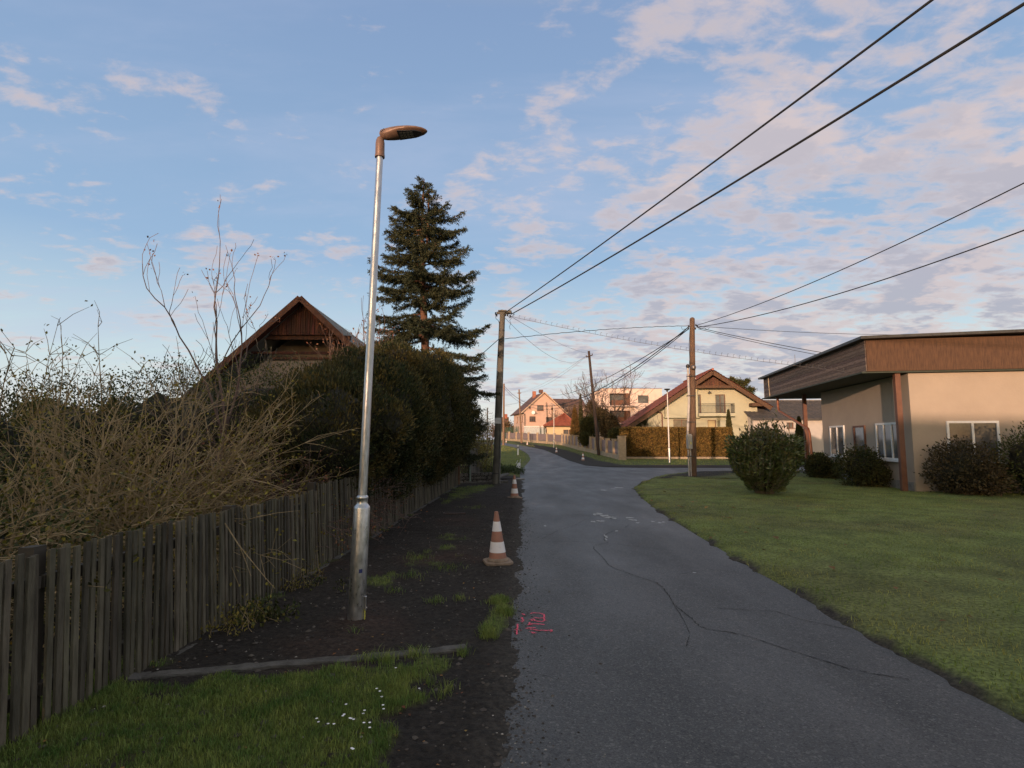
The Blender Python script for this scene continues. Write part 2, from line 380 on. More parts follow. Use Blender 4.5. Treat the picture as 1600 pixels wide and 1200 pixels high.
def asphalt():
    m = bpy.data.materials.new('asphalt'); m.use_nodes = True; nt = m.node_tree; N = nt.nodes; L = nt.links; b = N['Principled BSDF']
    tc = N.new('ShaderNodeTexCoord')
    def noise(s, d=6, r=0.6, sc=(1,1,1), off=(0,0,0)):
        mp = N.new('ShaderNodeMapping'); mp.inputs['Scale'].default_value = sc; mp.inputs['Location'].default_value = off; L.new(tc.outputs['Object'], mp.inputs[0])
        n = N.new('ShaderNodeTexNoise'); n.inputs['Scale'].default_value = s; n.inputs['Detail'].default_value = d; n.inputs['Roughness'].default_value = r
        L.new(mp.outputs[0], n.inputs['Vector']); return n.outputs['Fac']
    def ramp(f, a, b_, c, d):
        n = N.new('ShaderNodeMapRange'); L.new(f, n.inputs[0])
        for i, q in enumerate((a,b_,c,d)): n.inputs[i+1].default_value = q
        return n.outputs[0]
    def mixc(f, a, b_, t='MIX'):
        n = N.new('ShaderNodeMix'); n.data_type = 'RGBA'; n.blend_type = t
        if isinstance(f, float): n.inputs[0].default_value = f
        else: L.new(f, n.inputs[0])
        for i, q in ((6,a),(7,b_)):
            if isinstance(q, tuple): n.inputs[i].default_value = (*q, 1)
            else: L.new(q, n.inputs[i])
        return n.outputs[2]
    grain = noise(95, 3, 0.7); mid = noise(1.1, 5, 0.55, (1.0,0.35,1)); big = noise(0.28, 3, 0.5, (1.2,0.5,1), (4,2,0))
    c = mixc(ramp(mid, 0.35, 0.68, 0, 1), (0.040,0.042,0.042), (0.066,0.067,0.066))
    c = mixc(ramp(big, 0.5, 0.62, 0, 0.45), c, (0.024,0.025,0.027))
    c = mixc(ramp(grain, 0.56, 0.72, 0, 0.75), c, (0.125,0.125,0.12))
    c = mixc(ramp(noise(75,3,0.7,off=(5,5,0)), 0.30, 0.44, 0.75, 0), c, (0.010,0.010,0.011))
    vg = N.new('ShaderNodeTexVoronoi'); vg.inputs['Scale'].default_value = 120; L.new(tc.outputs['Object'], vg.inputs['Vector'])
    sg = N.new('ShaderNodeSeparateColor'); L.new(vg.outputs['Color'], sg.inputs[0])
    vg2 = N.new('ShaderNodeTexVoronoi'); vg2.inputs['Scale'].default_value = 62; L.new(tc.outputs['Object'], vg2.inputs['Vector'])
    sg2 = N.new('ShaderNodeSeparateColor'); L.new(vg2.outputs['Color'], sg2.inputs[0])
    c = mixc(ramp(sg.outputs[0], 0.70, 1.0, 0, 0.6), c, (0.15,0.148,0.14)); c = mixc(ramp(sg.outputs[1], 0.75, 1.0, 0, 0.65), c, (0.008,0.008,0.009)); c = mixc(ramp(sg2.outputs[0], 0.86, 1.0, 0, 0.7), c, (0.14,0.138,0.13)); c = mixc(ramp(sg2.outputs[1], 0.86, 1.0, 0, 0.7), c, (0.010,0.010,0.011))
    # pale aggregate stones
    v = N.new('ShaderNodeTexVoronoi'); v.inputs['Scale'].default_value = 34; L.new(tc.outputs['Object'], v.inputs['Vector'])
    sb = N.new('ShaderNodeSeparateColor'); L.new(v.outputs['Color'], sb.inputs[0])
    near = ramp(v.outputs['Distance'], 0.18, 0.10, 0, 1); gt = N.new('ShaderNodeMath'); gt.operation = 'GREATER_THAN'; gt.inputs[1].default_value = 0.93; L.new(sb.outputs[0], gt.inputs[0])
    mu = N.new('ShaderNodeMath'); mu.operation = 'MULTIPLY'; L.new(gt.outputs[0], mu.inputs[0]); L.new(near, mu.inputs[1])
    c = mixc(mu.outputs[0], c, (0.26,0.25,0.23))
    # transverse tar seams and hairline cracks
    vo = N.new('ShaderNodeTexVoronoi'); vo.feature = 'DISTANCE_TO_EDGE'; vo.inputs['Scale'].default_value = 0.42
    wob = N.new('ShaderNodeMapping'); L.new(tc.outputs['Object'], wob.inputs[0])
    nz = N.new('ShaderNodeTexNoise'); nz.inputs['Scale'].default_value = 2.2; nz.inputs['Detail'].default_value = 6; L.new(tc.outputs['Object'], nz.inputs['Vector'])
    av = N.new('ShaderNodeVectorMath'); av.operation = 'SCALE'; av.inputs['Scale'].default_value = 0.8; L.new(nz.outputs['Color'], av.inputs[0])
    ad = N.new('ShaderNodeVectorMath'); ad.operation = 'ADD'; L.new(tc.outputs['Object'], ad.inputs[0]); L.new(av.outputs[0], ad.inputs[1]); L.new(ad.outputs[0], vo.inputs['Vector'])
    line = ramp(vo.outputs['Distance'], 0.0035, 0.0, 0, 1); brk = ramp(noise(0.9, 2, 0.5, off=(9,1,0)), 0.54, 0.60, 0, 0.7)
    ml = N.new('ShaderNodeMath'); ml.operation = 'MULTIPLY'; L.new(line, ml.inputs[0]); L.new(brk, ml.inputs[1])
    c = mixc(ml.outputs[0], c, (0.012,0.012,0.012))
    L.new(c, b.inputs['Base Color']); L.new(ramp(mid, 0.3, 0.7, 0.62, 0.46), b.inputs['Roughness']); b.inputs['Specular IOR Level'].default_value = 0.5
    bp = N.new('ShaderNodeBump'); bp.inputs['Strength'].default_value = 0.75; bp.inputs['Distance'].default_value = 0.006
    L.new(noise(80, 4, 0.7), bp.inputs['Height'])
    bp2 = N.new('ShaderNodeBump'); bp2.inputs['Strength'].default_value = 0.25; bp2.inputs['Distance'].default_value = 0.05; L.new(noise(1.6,3), bp2.inputs['Height'])
    L.new(bp.outputs[0], bp2.inputs['Normal']); L.new(bp2.outputs[0], b.inputs['Normal'])
    return m
asph = asphalt()
road = tag(flat_sheet('road', road_xy, 0.0, asph), kind='structure')

# cracks, worn paint and sprayed survey writing lie on the road
def ribbon(pts, w, mb, dz=0.004, jit=0.3, sub=6):
    P2 = []
    for (a, b) in zip(pts, pts[1:]):
        for i in range(sub):
            t = i/sub; P2.append((lerp(a[0],b[0],t), lerp(a[1],b[1],t)))
    P2.append(pts[-1]); n = len(P2)
    L_ = []; Rr = []
    for i, p in enumerate(P2):
        q = P2[min(i+1,n-1)]; o = P2[max(i-1,0)]; d = Vector((q[0]-o[0], q[1]-o[1])); d.normalize() if d.length else None
        nrm = Vector((-d.y, d.x)); ww = w*(1+jit*RNG.normal())/2; off = nrm*RNG.normal()*w*jit*1.2
        L_.append((p[0]+nrm.x*ww+off.x, p[1]+nrm.y*ww+off.y, gz(p[1])+dz)); Rr.append((p[0]-nrm.x*ww+off.x, p[1]-nrm.y*ww+off.y, gz(p[1])+dz))
    vs = L_+Rr; mb.add(vs, [(i, i+1, n+i+1, n+i) for i in range(n-1)])
crackm = M('crack_fill', (0.014,0.014,0.014), 0.95)
def crack(pxs, w):
    mb = MB(); pts = px(pxs); ribbon(pts, w*0.48, mb, jit=0.55, sub=9); mb.build('crack', crackm, road)
crack([(983,820),(975,826),(962,829),(950,833),(944,838),(944,845),(950,848),(928,853),(928,858),(937,866),(946,876),(950,883),(965,890),(985,897),(1005,904),(1025,910),(1035,918),(1046,932),(1053,945),(1066,955),(1080,966),(1093,979),(1108,984),(1140,988),(1175,996),(1205,1007),(1250,1021),(1330,1046),(1420,1062)], 0.016)
crack([(1060,898),(1085,894),(1105,889),(1140,893),(1200,896)], 0.010)
crack([(1120,950),(1170,954),(1210,955),(1250,968),(1330,985)], 0.012)
crack([(1053,945),(1070,972),(1078,990),(1072,1010)], 0.008)
crack([(905,727),(860,737),(835,738),(818,737)], 0.03)
crack([(895,765),(905,769),(925,770),(960,772),(990,771)], 0.02)
crack([(883,803),(920,806),(960,806),(1010,808),(1040,809)], 0.016)
crack([(812,847),(850,847),(890,846),(930,848),(968,851),(1020,857),(1070,862)], 0.014)
crack([(845,843),(870,830),(900,820),(914,812)], 0.010)
crack([(822,1050),(850,1056),(870,1062)], 0.006)
paintw = M('worn_road_paint', (0.42,0.43,0.43), 0.7, (0.10,0.10,0.10), 18, ramp=(0.48,0.62))
def patch_mark(u, v, ru, rv, name, mat):
    c = G(u, v); rx = abs(G(u+ru, v).x-c.x); ry = abs(G(u, v-rv).y-c.y); k = 11; pts = []
    for j in range(k):
        t = 2*PI*j/k; r = RNG.uniform(0.55, 1.15); pts.append((c.x+rx*r*math.cos(t), c.y+ry*r*math.sin(t)))
    flat = MB(); flat.poly([(x, y, gz(y)+0.004) for x, y in pts]); return flat.build(name, mat, road)
for u, v, a, b in [(930,804,5,1.6),(936,803,7,1.4),(944,806,8,1.8),(952,809,9,1.8),(958,810,6,1.2),(926,815,5,1.2),(938,814,7,1.1),(983,809,7,1.0),(991,813,5,1.1),(996,817,4,1),(985,812,5,.9),(1020,815,3,.9),(1031,817,4,1.1),(1037,816,3,.8),(944,766,5,.9),(967,762,8,.8),(958,764,5,.6),(946,838,2.5,3),(947,843,1.6,2),(963,830,4,1),(852,822,3,.9),(1085,895,3,.8)]:
    patch_mark(u, v, a, b, 'worn_marking', paintw)
pink = M('pink_spray_paint', (0.95,0.13,0.21), 0.75, (0.90,0.11,0.18), 60, ramp=(0.4,0.6))
def spray(strokes, w):
    mb = MB()
    for s in strokes: ribbon(px(s), w, mb, dz=0.005, jit=0.22, sub=5)
    for s in strokes:                                     # speckled overspray
        pts = px(s)
        for _ in range(10):
            i = random.randrange(len(pts)-1); t = random.random(); x = lerp(pts[i][0],pts[i+1][0],t)+RNG.normal()*w*0.9; y = lerp(pts[i][1],pts[i+1][1],t)+RNG.normal()*w*0.9
            r = random.uniform(0.002,0.005); mb.poly([(x+r*math.cos(q), y+r*math.sin(q), 0.005) for q in (0,1.05,2.1,3.1,4.2,5.2)])
    return mb.build('sprayed_marking', pink, road)
spray([[(808.8,976),(808.2,984),(807.3,992.3)], [(806,985.5),(811.5,984.5)],
       [(828.3,983.6),(837,985.3),(850,985.8),(861.9,986.4)], [(860.6,984.6),(862.4,986),(861,988)],
       [(821,982.6),(828.3,981.5),(837,981.4)], [(829,988.2),(833,990),(836,988.8)],
       [(825,977.5),(832.6,975),(841.3,976),(851,976.7)], [(828.3,977.5),(827.6,973)],
       [(831.5,970.8),(830.5,968.4)], [(832.6,967.4),(836,970.3),(841,971.7),(847.8,971.7),(851.5,969.5),(850,966.7),(846.7,965.8)],
       [(828.3,959.3),(834.8,958),(843.5,958.7),(850,960.9),(851,963.7),(847.8,966.3),(841.3,966.7),(834.8,965.2)],
       [(815.3,965.2),(818.5,970.5)], [(815.5,970.6),(817,972)], [(816.4,959.8),(819.6,961.5)]], 0.013)


# left verge: dark soil, turf in the corner, tufts under the fence
FA = G(350,985); FB = G(716,760)                    # fence foot line
fdir = (Vector((FB.x-FA.x, FB.y-FA.y))).normalized()
turf1 = px([(-500,1105),(350,1072),(480,1060),(600,1042),(700,1030),(728,1027),(690,1048),(655,1085),(640,1120),(625,1160),(610,1200),(600,1330),(-900,1330)])
turf2 = px([(690,790),(712,765),(770,757),(770,764),(742,772),(710,785)])
turf3 = px([(752,1005),(748,985),(765,960),(765,935),(800,930),(803,958),(790,985),(770,1005)])
turf4 = px([(560,920),(610,880),(690,835),(720,838),(700,870),(650,900),(600,925)])
def left_sd(x, y): return poly_sd(np.stack([x,y],1), road_xy)
def w_turf(x, y):
    p = np.stack([x,y],1); n = vnoise(x,y,4,4,3)
    a = np.minimum(poly_sd(p, turf1)/0.10, 1.6) + n*2.6
    b = poly_sd(p, turf2)/0.35 + n*1.6
    c = poly_sd(p, turf3)/0.08 + n*1.5 - 0.1
    d = poly_sd(p, turf4)/0.25 + n*3.5 - 1.1
    fx = FA.x + (y-FA.y)*fdir.x/fdir.y
    e = 0.8 - (x-fx)/0.18 + n*2.0 - 0.8
    e = np.where(x < fx-0.3, -0.2+n, e)
    return np.clip(np.maximum.reduce([a,b,c,d,np.minimum(e,0.6)]), 0, 1)
def z_left(x, y):
    sd = left_sd(x, y); out = -sd - vnoise(x,y,2.6,5,8)*0.16 + 0.05        # distance outside road
    h = np.clip(out*0.10, -0.06, 0.022) + vnoise(x,y,22,3,12)*0.007 + vnoise(x,y,3,4,1)*0.016*np.clip(out*3,0,1) + vnoise(x,y,14,3,2)*0.010*np.clip(out*4,0,1)
    h += 0.035*np.exp(-((x-FA.x-1.15)**2+(y-5.1)**2)/0.25)
    h += w_turf(x,y)*0.02*np.clip(out*3,0,1)
    h += np.clip(out-1.2, 0, 2)*0.035
    return np.where(out < -0.12, -0.03, h)
def c_left(x, y):
    w = w_turf(x,y)[:,None]; n = vnoise(x,y,2.2,4,5)[:,None]; r = np.clip(vnoise(x,y,0.8,3,6)*2-0.5, 0, 1)[:,None]
    s = SOIL*(1+0.35*n) ; s = s*(1-r)+REDSOIL*r*0.7+s*r*0.3
    sd = -left_sd(x,y); gr = np.clip(1-sd/0.22, 0, 1)[:,None]*0.6           # gritty edge by the asphalt
    s = s*(1-gr)+np.array([0.05,0.046,0.040])*gr
    return s*(1-w)+GRASS*0.8*(1+0.3*n)*w
xs = np.concatenate([np.arange(-14,-3.6,0.25), np.arange(-3.6,-0.7,0.035), np.arange(-0.7,0.45,0.016), np.arange(0.45,0.9,0.05)])
ys = np.concatenate([np.arange(-1,2,0.2), np.arange(2,6,0.03), np.arange(6,12,0.06), np.arange(12,24,0.12)])
tag(grid_mesh('verge', xs, ys, z_left, c_left, soilm), kind='structure')

# garden behind the fence and verge beyond the driveway
def z_far(x, y):
    sd = left_sd(x, y); out = -sd - vnoise(x,y,2,3,8)*0.15 - 0.05
    h = np.clip(out*0.25, -0.08, 0.06) + vnoise(x,y,1.2,3,1)*0.03
    return gzv(y) + np.where(out < 0, np.minimum(h,-0.01+out*0.3), h)
def c_far(x, y):
    n = vnoise(x,y,1.1,4,5); sd = -left_sd(x,y)
    # a trench of fresh soil runs along the far kerb and across the driveway on the left
    right = x > np.interp(y, [30,45,60,90], [4,3.0,4.0,0.5])
    soil_w = np.where(right, np.clip((2.6-sd)/0.5+n, 0, 1), np.clip((1.8-np.abs(y-24.5))/0.5+n*1.2, 0, 1)*(x < 1.5))
    w = soil_w[:,None]; d = np.clip(vnoise(x,y,0.5,3,9)+0.3, 0, 1)[:,None]
    gcol = GRASS*(1-d*0.45)+DRY*d*0.45
    red = (np.clip(1-np.abs(x-11)/4,0,1)*np.clip((y-34)/2,0,1))[:,None]
    sc = SOIL*1.1*(1-red)+REDSOIL*1.1*red
    return gcol*(1+0.25*n[:,None])*(1-w) + sc*w
xs = np.arange(-14, 46, 0.35); ys = np.concatenate([np.arange(24,50,0.3), np.arange(50,112,0.8)])
tag(grid_mesh('far_verge', xs, ys, z_far, c_far, soilm), kind='structure')

# right lawn
def z_lawn(x, y):
    sd = left_sd(x, y); out = -sd - vnoise(x,y,2.5,5,21)*0.20 - 0.02
    h = np.clip(out*0.35, -0.08, 0.05) + vnoise(x,y,0.7,3,22)*0.035*np.clip(out,0,1) + vnoise(x,y,6,2,25)*0.008
    return np.where(out < 0, np.minimum(h,-0.006+out*0.3), h)
def lawn_w(x, y):
    out = -left_sd(x, y); return np.clip(out/0.10 + vnoise(x,y,3,4,23)*1.5 + 0.1, 0, 1)
def c_lawn(x, y):
    w = lawn_w(x,y)[:,None]; d = np.clip(vnoise(x,y,0.55,4,24)*2.4+0.15, 0, 1)[:,None]; n = vnoise(x,y,3,3,26)[:,None]
    gcol = GRASS*1.35*(1-d*0.4)+DRY*0.9*d*0.4
    return SOIL*1.8*(1-w)+gcol*(1+0.45*n)*w
xs = np.concatenate([np.arange(2.5,14,0.07), np.arange(14,40,0.3)]); ys = np.concatenate([np.arange(-2,3,0.2), np.arange(3,31.5,0.08)])
tag(grid_mesh('lawn', xs, ys, z_lawn, c_lawn, soilm), kind='structure')

# grass blades
def blades(name, x, y, z, hmin, hmax, w, mat, lean=0.45):
    n = len(x); h = RNG.uniform(hmin, hmax, n)*(0.75+0.35*vnoise(x,y,2.5,3,31)); a = RNG.uniform(0, 2*PI, n); b = RNG.uniform(0, 2*PI, n)
    lx = np.cos(b)*h*lean*RNG.uniform(0.2,1.6,n); ly = np.sin(b)*h*lean*RNG.uniform(0.2,1.6,n); wx = np.cos(a)*w/2; wy = np.sin(a)*w/2
    v = np.empty((n,5,3)); v[:,0] = np.stack([x-wx,y-wy,z-0.005],1); v[:,1] = np.stack([x+wx,y+wy,z-0.005],1)
    v[:,2] = np.stack([x+wx*.8+lx*.35,y+wy*.8+ly*.35,z+h*.6],1); v[:,3] = np.stack([x-wx*.8+lx*.35,y-wy*.8+ly*.35,z+h*.6],1)
    v[:,4] = np.stack([x+lx,y+ly,z+h*0.93],1)
    i = np.arange(n)*5; q = np.concatenate([np.stack([i,i+1,i+2,i+3],1), np.stack([i+3,i+2,i+4,i+4],1)])
    me_v = v.reshape(-1,3)
    # second face is a triangle: store as two meshes' worth of triangles
    t = np.concatenate([np.stack([i,i+1,i+2],1), np.stack([i,i+2,i+3],1), np.stack([i+3,i+2,i+4],1)])
    return np_mesh(name, me_v, t, mat)
grassm = M('grass_blade', (0.090,0.165,0.036), 0.6, (0.27,0.31,0.08), 5, detail=6, island=0.45, trans=0.25, ramp=(0.35,0.7), spec=0.3)
grass2m = M('lawn_blade', (0.15,0.215,0.045), 0.65, (0.36,0.34,0.10), 0.9, detail=6, island=0.35, trans=0.25, ramp=(0.4,0.65), spec=0.3)
def scatter(x0, x1, y0, y1, n, wf, power=1.0):
    x = RNG.uniform(x0, x1, n); y = y0 + (y1-y0)*RNG.uniform(0,1,n)**power; w = wf(x, y); k = RNG.uniform(0,1,n) < w
    return x[k], y[k]
x, y = scatter(-4.2, 0.2, 1.8, 4.2, 120000, w_turf)
x2, y2 = scatter(-3.6, 0.6, 4.2, 22, 110000, lambda x, y: w_turf(x,y)*0.8, 1.4)
x = np.concatenate([x,x2]); y = np.concatenate([y,y2])
tag(blades('grass', x, y, z_left(x,y), 0.02, 0.065, 0.0042, grassm), 'green grass growing in the corner by the concrete strip and along the soil verge', 'grass', kind='stuff')
x, y = scatter(2.6, 26, 3.5, 31, 260000, lambda x, y: lawn_w(x,y)*np.clip(1.4-y/30,0.3,1)*np.clip(0.75-0.9*vnoise(x,y,0.9,3,124),0.15,1), 1.3)
tag(blades('grass', x, y, z_lawn(x,y), 0.02, 0.05, 0.0065, grass2m, 0.6), 'short mown grass covering the lawn right of the road', 'grass', kind='stuff')
x, y = scatter(-6, 3, 23, 80, 30000, lambda x, y: (left_sd(x,y) < -0.3)*(np.abs(y-24.5)>1.5)*1.0, 1.5)
x2, y2 = scatter(3, 30, 34, 80, 30000, lambda x, y: (left_sd(x,y) < -2.2)*1.0, 1.5)
x = np.concatenate([x,x2]); y = np.concatenate([y,y2])
tag(blades('grass', x, y, z_far(x,y), 0.04, 0.12, 0.02, grass2m, 0.6), 'rough grass on the verges beyond the driveway and below the pillar fence', 'grass', kind='stuff')
x, y = scatter(2.4, 16, 4, 29, 60000, lambda x, y: ((-left_sd(x,y) > 0.0)&(-left_sd(x,y) < 0.35))*np.clip(0.6+vnoise(x,y,2.2,3,55)*1.6,0,1))
tag(blades('grass', x, y, z_lawn(x,y), 0.03, 0.09, 0.007, grass2m, 0.8), 'longer ragged grass fringing the asphalt along the edge of the lawn', 'grass', kind='stuff')
# lush single tufts
def tufts(spots):
    X = []; Y = []; H = []
    for x, y, r, n in spots:
        a = RNG.normal(0, r, (n,2)); X.append(x+a[:,0]); Y.append(y+a[:,1])
    return np.concatenate(X), np.concatenate(Y)
ts = []
for u, v, r, n in [(765,1000,.035,260),(762,990,.04,160),(790,960,.05,220),(775,945,.05,180),(785,940,.05,120),(615,930,.05,60),(680,945,.05,80),(604,1040,.04,160),(650,1030,.05,160),(722,1028,.03,80),(575,1038,.05,90),(700,890,.1,120),(640,905,.1,100),(655,875,.1,120),(672,1075,.03,40),(700,1085,.03,30),(740,795,.15,120),(690,1095,.03,40),(555,1000,.02,20),(720,940,.04,50),(720,700,0.05,10)]:
    p = G(u, v); ts.append((p.x, p.y, r, n))
x, y = tufts(ts)
tag(blades('grass_tufts', x, y, z_left(x,y), 0.05, 0.11, 0.004, grassm, 0.7), 'longer loose tufts of grass dotted over the dark soil', 'grass tufts', kind='stuff')
# daisies in the turf
mb = MB()
for u, v in [(588,1099),(593,1103),(596,1108),(598,1122),(599,1125),(567,1136),(569,1135),(546,1148),(552,1146),(548,1150),(537,1142),(535,1144),(512,1152),(521,1156),(494,1148),(568,1155),(577,1154),(577,1165),(549,1192),(551,1196),(618,1062),(655,1090),(540,1124),(497,1149)]:
    p = G(u, v); z = float(z_left(np.array([p.x]), np.array([p.y]))[0])+random.uniform(0.03,0.05)
    for k in range(9):
        t = 2*PI*k/9; d = Vector((math.cos(t), math.sin(t), 0.15)); n_ = Vector((-math.sin(t), math.cos(t), 0))*0.0022; c = Vector((p.x, p.y, z))
        mb.add([c+n_*0.6, c-n_*0.6, c+d*0.008-n_, c+d*0.008+n_], [(0,1,2,3)])
tag(mb.build('daisies', M('daisy_petal', (0.75,0.75,0.74), 0.6)), 'tiny white daisies scattered in the turf at the lower left', 'daisies', kind='stuff')
# stones, clods and fallen leaves
def pebbles(n, fx, smin, smax, name, mat, label, zf):
    mb = MB()
    for _ in range(n):
        x, y = fx(); s = random.uniform(smin, smax)*(random.random()**1.5+0.5); z = float(zf(np.array([x]), np.array([y]))[0])
        pts = [Vector(q)*s*random.uniform(0.7,1.2) for q in ((1,0,0.1),(0.3,0.8,0),(-0.8,0.5,0.1),(-0.7,-0.6,0),(0.4,-0.9,0.1))]; top = Vector((0,0,0.55*s))
        c = Vector((x,y,z)); an = random.uniform(0,6.3); rm = Matrix.Rotation(an,3,'Z')
        vs = [c+rm@p for p in pts]+[c+top, c+rm@(pts[0]*0.5)+top*0.9]
        mb.add(vs, [(0,1,6),(1,5,6),(1,2,5),(2,3,5),(3,4,5),(4,6,5),(4,0,6)])
    return tag(mb.build(name, mat), label, name.replace('_',' '), kind='stuff')
pebbles(2200, lambda: (random.uniform(-3.4,0.0), 2.4+ (random.random()**1.6)*12), 0.006, 0.026, 'clods', M('soil_clod', (0.035,0.03,0.026), 0.95, (0.085,0.075,0.065), 3, island=0.6), 'small dark clods and stones on the soil verge', z_left)
pebbles(800, lambda: (random.uniform(-3.2,0.05), 2.4+ (random.random()**1.6)*11), 0.003, 0.010, 'gravel', M('pale_grit', (0.16,0.145,0.12), 0.9, (0.38,0.36,0.32), 3, island=0.5), 'pale specks of grit on the soil verge', z_left)
pebbles(330, lambda: (0.15+random.random()**1.8*3.4, 2.2+ (random.random()**1.6)*8), 0.002, 0.0055, 'grit', M('pale_grit'  , (0.2,0.2,0.2)), 'pale grit scattered over the asphalt', lambda x, y: np.zeros_like(x)+0.001)
def edge_xy():
    y = 2.2+(random.random()**1.5)*14; ex = float(np.interp(y,[1.5,3,5,8,13,21],[G(772,1210).x,G(790,1110).x,G(801,960).x,G(806,880).x,G(812,795).x,G(814,752).x])); return ex+random.expovariate(1/0.10)-0.03, y
pebbles(2600, edge_xy, 0.003, 0.013, 'soil_crumbs', M('soil_clod', (0,0,0)), 'crumbs of dark soil spilled along the left edge of the asphalt', lambda x, y: np.zeros_like(x))
pebbles(600, edge_xy, 0.002, 0.007, 'edge_grit', M('pale_grit', (0,0,0)), 'pale grit gathered along the left edge of the asphalt', lambda x, y: np.zeros_like(x))
leafm = M('fallen_leaf', (0.16,0.055,0.02), 0.8, (0.30,0.17,0.045), 2, island=0.5, trans=0.1)
def fallen(name, spots, size, label):
    mb = MB()
    for x, y, z in spots:
        s = size*random.uniform(0.6,1.3); a = random.uniform(0,6.3); rm = Matrix.Rotation(a,3,'Z') @ Matrix.Rotation(random.uniform(-.4,.4),3,'X')
        pts = [Vector(q)*s for q in ((0,-1,0),(0.45,-0.5,0.12),(0.7,0.05,0.2),(0.3,0.4,0.1),(0,1,0.05),(-0.35,0.35,0.15),(-0.65,0,0.22),(-0.4,-0.5,0.1))]
        c = Vector((x,y,z+0.008)); mb.add([c]+[c+rm@p for p in pts], [(0,i,i+1) for i in range(1,8)]+[(0,8,1)])
    return tag(mb.build(name, leafm), label, 'fallen leaves', kind='stuff')
sp_ = []
for _ in range(130):
    x, y = random.uniform(-3.0,-0.1), 2.5+random.random()**1.3*9; sp_.append((x,y,float(z_left(np.array([x]),np.array([y]))[0])))
for u, v in [(714,1093),(722,1091),(626,1125),(640,1127),(529,1026),(557,1027),(500,1014),(630,1118)]:
    p = G(u,v); sp_.append((p.x,p.y,float(z_left(np.array([p.x]),np.array([p.y]))[0])+0.01))
fallen('fallen_leaves', sp_, 0.014, 'small yellow and brown leaves on the dark soil by the fence')
sp_ = []
for u, v in [(1038,773),(1062,784),(1082,790),(1104,800),(1065,798),(1130,813),(1140,815),(1171,832),(1185,835),(1166,841),(1212,849),(1218,852),(1248,797),(1018,786),(1090,789),(1146,800),(1195,868),(1236,869),(1300,900),(1400,930)]:
    p = G(u,v); sp_.append((p.x,p.y,float(z_lawn(np.array([p.x]),np.array([p.y]))[0])+0.03))
fallen('fallen_leaves', sp_, 0.065, 'curled orange leaves lying on the right-hand lawn')
sp_ = []
for _ in range(260):
    x, y = random.uniform(3.2,22), random.uniform(5,29); 
    if lawn_w(np.array([x]),np.array([y]))[0] > .5: sp_.append((x,y,float(z_lawn(np.array([x]),np.array([y]))[0])+0.03))
fallen('fallen_leaves', sp_, 0.035, 'small brown leaves strewn across the lawn')
sp_ = []
for u in range(700,765,3):
    p = G(u+random.uniform(-2,2), 752-(u-700)*0.06+random.uniform(-2,4)); sp_.append((p.x,p.y,0.09))
fallen('fallen_leaves', sp_, 0.035, 'drift of rusty leaves along the foot of the low stone wall')

# concrete strip across the verge
def strip_bar(name, a, b, w, h, mat, label, cat, z=0.0, jit=0.006, seg=30, zf=None):
    a = Vector((a[0],a[1],0)); b = Vector((b[0],b[1],0)); d = (b-a); L_ = d.length; d.normalize(); r = Vector((d.y,-d.x,0)); mb = MB(); vs = []
    for i in range(seg+1):
        c = a + d*L_*i/seg; z = float(zf(np.array([c.x]),np.array([c.y]))[0]) if zf else z; j = lambda: random.uniform(-jit,jit)
        for s, zz in ((-1,-0.08),(-1,h-0.008),(-0.85,h),(0.85,h),(1,h-0.008),(1,-0.08)):
            vs.append((c.x+r.x*(s*w/2)+j(), c.y+r.y*(s*w/2)+j(), z+zz+(j()*0.5 if zz > 0 else 0)))
    fs = [(i*6+k, i*6+k+1, (i+1)*6+k+1, (i+1)*6+k) for i in range(seg) for k in range(5)]
    fs += [(5,4,3,2,1,0), tuple(seg*6+k for k in range(6))]; mb.add(vs, fs)
    return tag(mb.build(name, mat), label, cat)
a = G(180,1078); b = G(728,1018)
strip_bar('concrete_kerb', a, b, 0.10, 0.035, kerbm, 'weathered concrete kerb strip lying between the turf and the bare soil', 'kerb', zf=lambda x, y: z_left(x,y)*0.8-0.008)
a = G(770,750.5); b = G(811,736)
strip_bar('stone_kerb', a, b, 0.34, 0.10, kerbm, 'broken concrete kerb beside the driveway mouth behind the second cone', 'kerb', jit=0.02, seg=10)
a = G(693,805.5); b = G(727,804.5); strip_bar('plank', a, b, 0.16, 0.05, darkwood, 'short dark plank lying on the soil near the fence', 'plank', seg=4)
p = G(810,749.5); mb = MB(); mb.box((p.x,p.y,0.03),(0.35,0.5,0.06),0.5); tag(mb.build('paving_slab', concrete, bevel=0.008), 'pale loose paving slab on the road edge behind the second cone', 'slab')

# ============================================================ STREET FURNITURE
# near street lamp, leaning very slightly
lb = G(556,977); lt = P(593.5,243,lb.y+0.02)
lean = ((lt.x-lb.x)/lt.z, (lt.y-lb.y)/lt.z)
lampH = lt.z
def street_lamp(loc, lean, H, sleeve_h, r0, r1, label, head='cobra', head_dir=0.0, scale=1.0, group=None):
    t = thing('street_lamp', label, 'street lamp', loc, 0, group)
    m = MB(); m.lathe([(r0*1.02,-0.15),(r0*1.02,0.02),(r0,sleeve_h*0.5),(r0*0.985,sleeve_h),(r0*0.93,sleeve_h+0.015),(r0*0.72,sleeve_h+0.035),(r0*0.66,sleeve_h+0.045),(r0*0.66,sleeve_h+0.085),(r0*0.70,sleeve_h+0.09),(r0*0.70,sleeve_h+0.105),(r0*0.55,sleeve_h+0.12)], 28, lean=lean)
    m.build('sleeve', galvdull, t, smooth=True)
    m = MB(); m.lathe([(r0*0.53,sleeve_h+0.10),(r1*1.12,sleeve_h+(H-sleeve_h)*0.5),(r1,H)], 24, lean=lean); m.build('pole', galv, t, smooth=True)
    return t
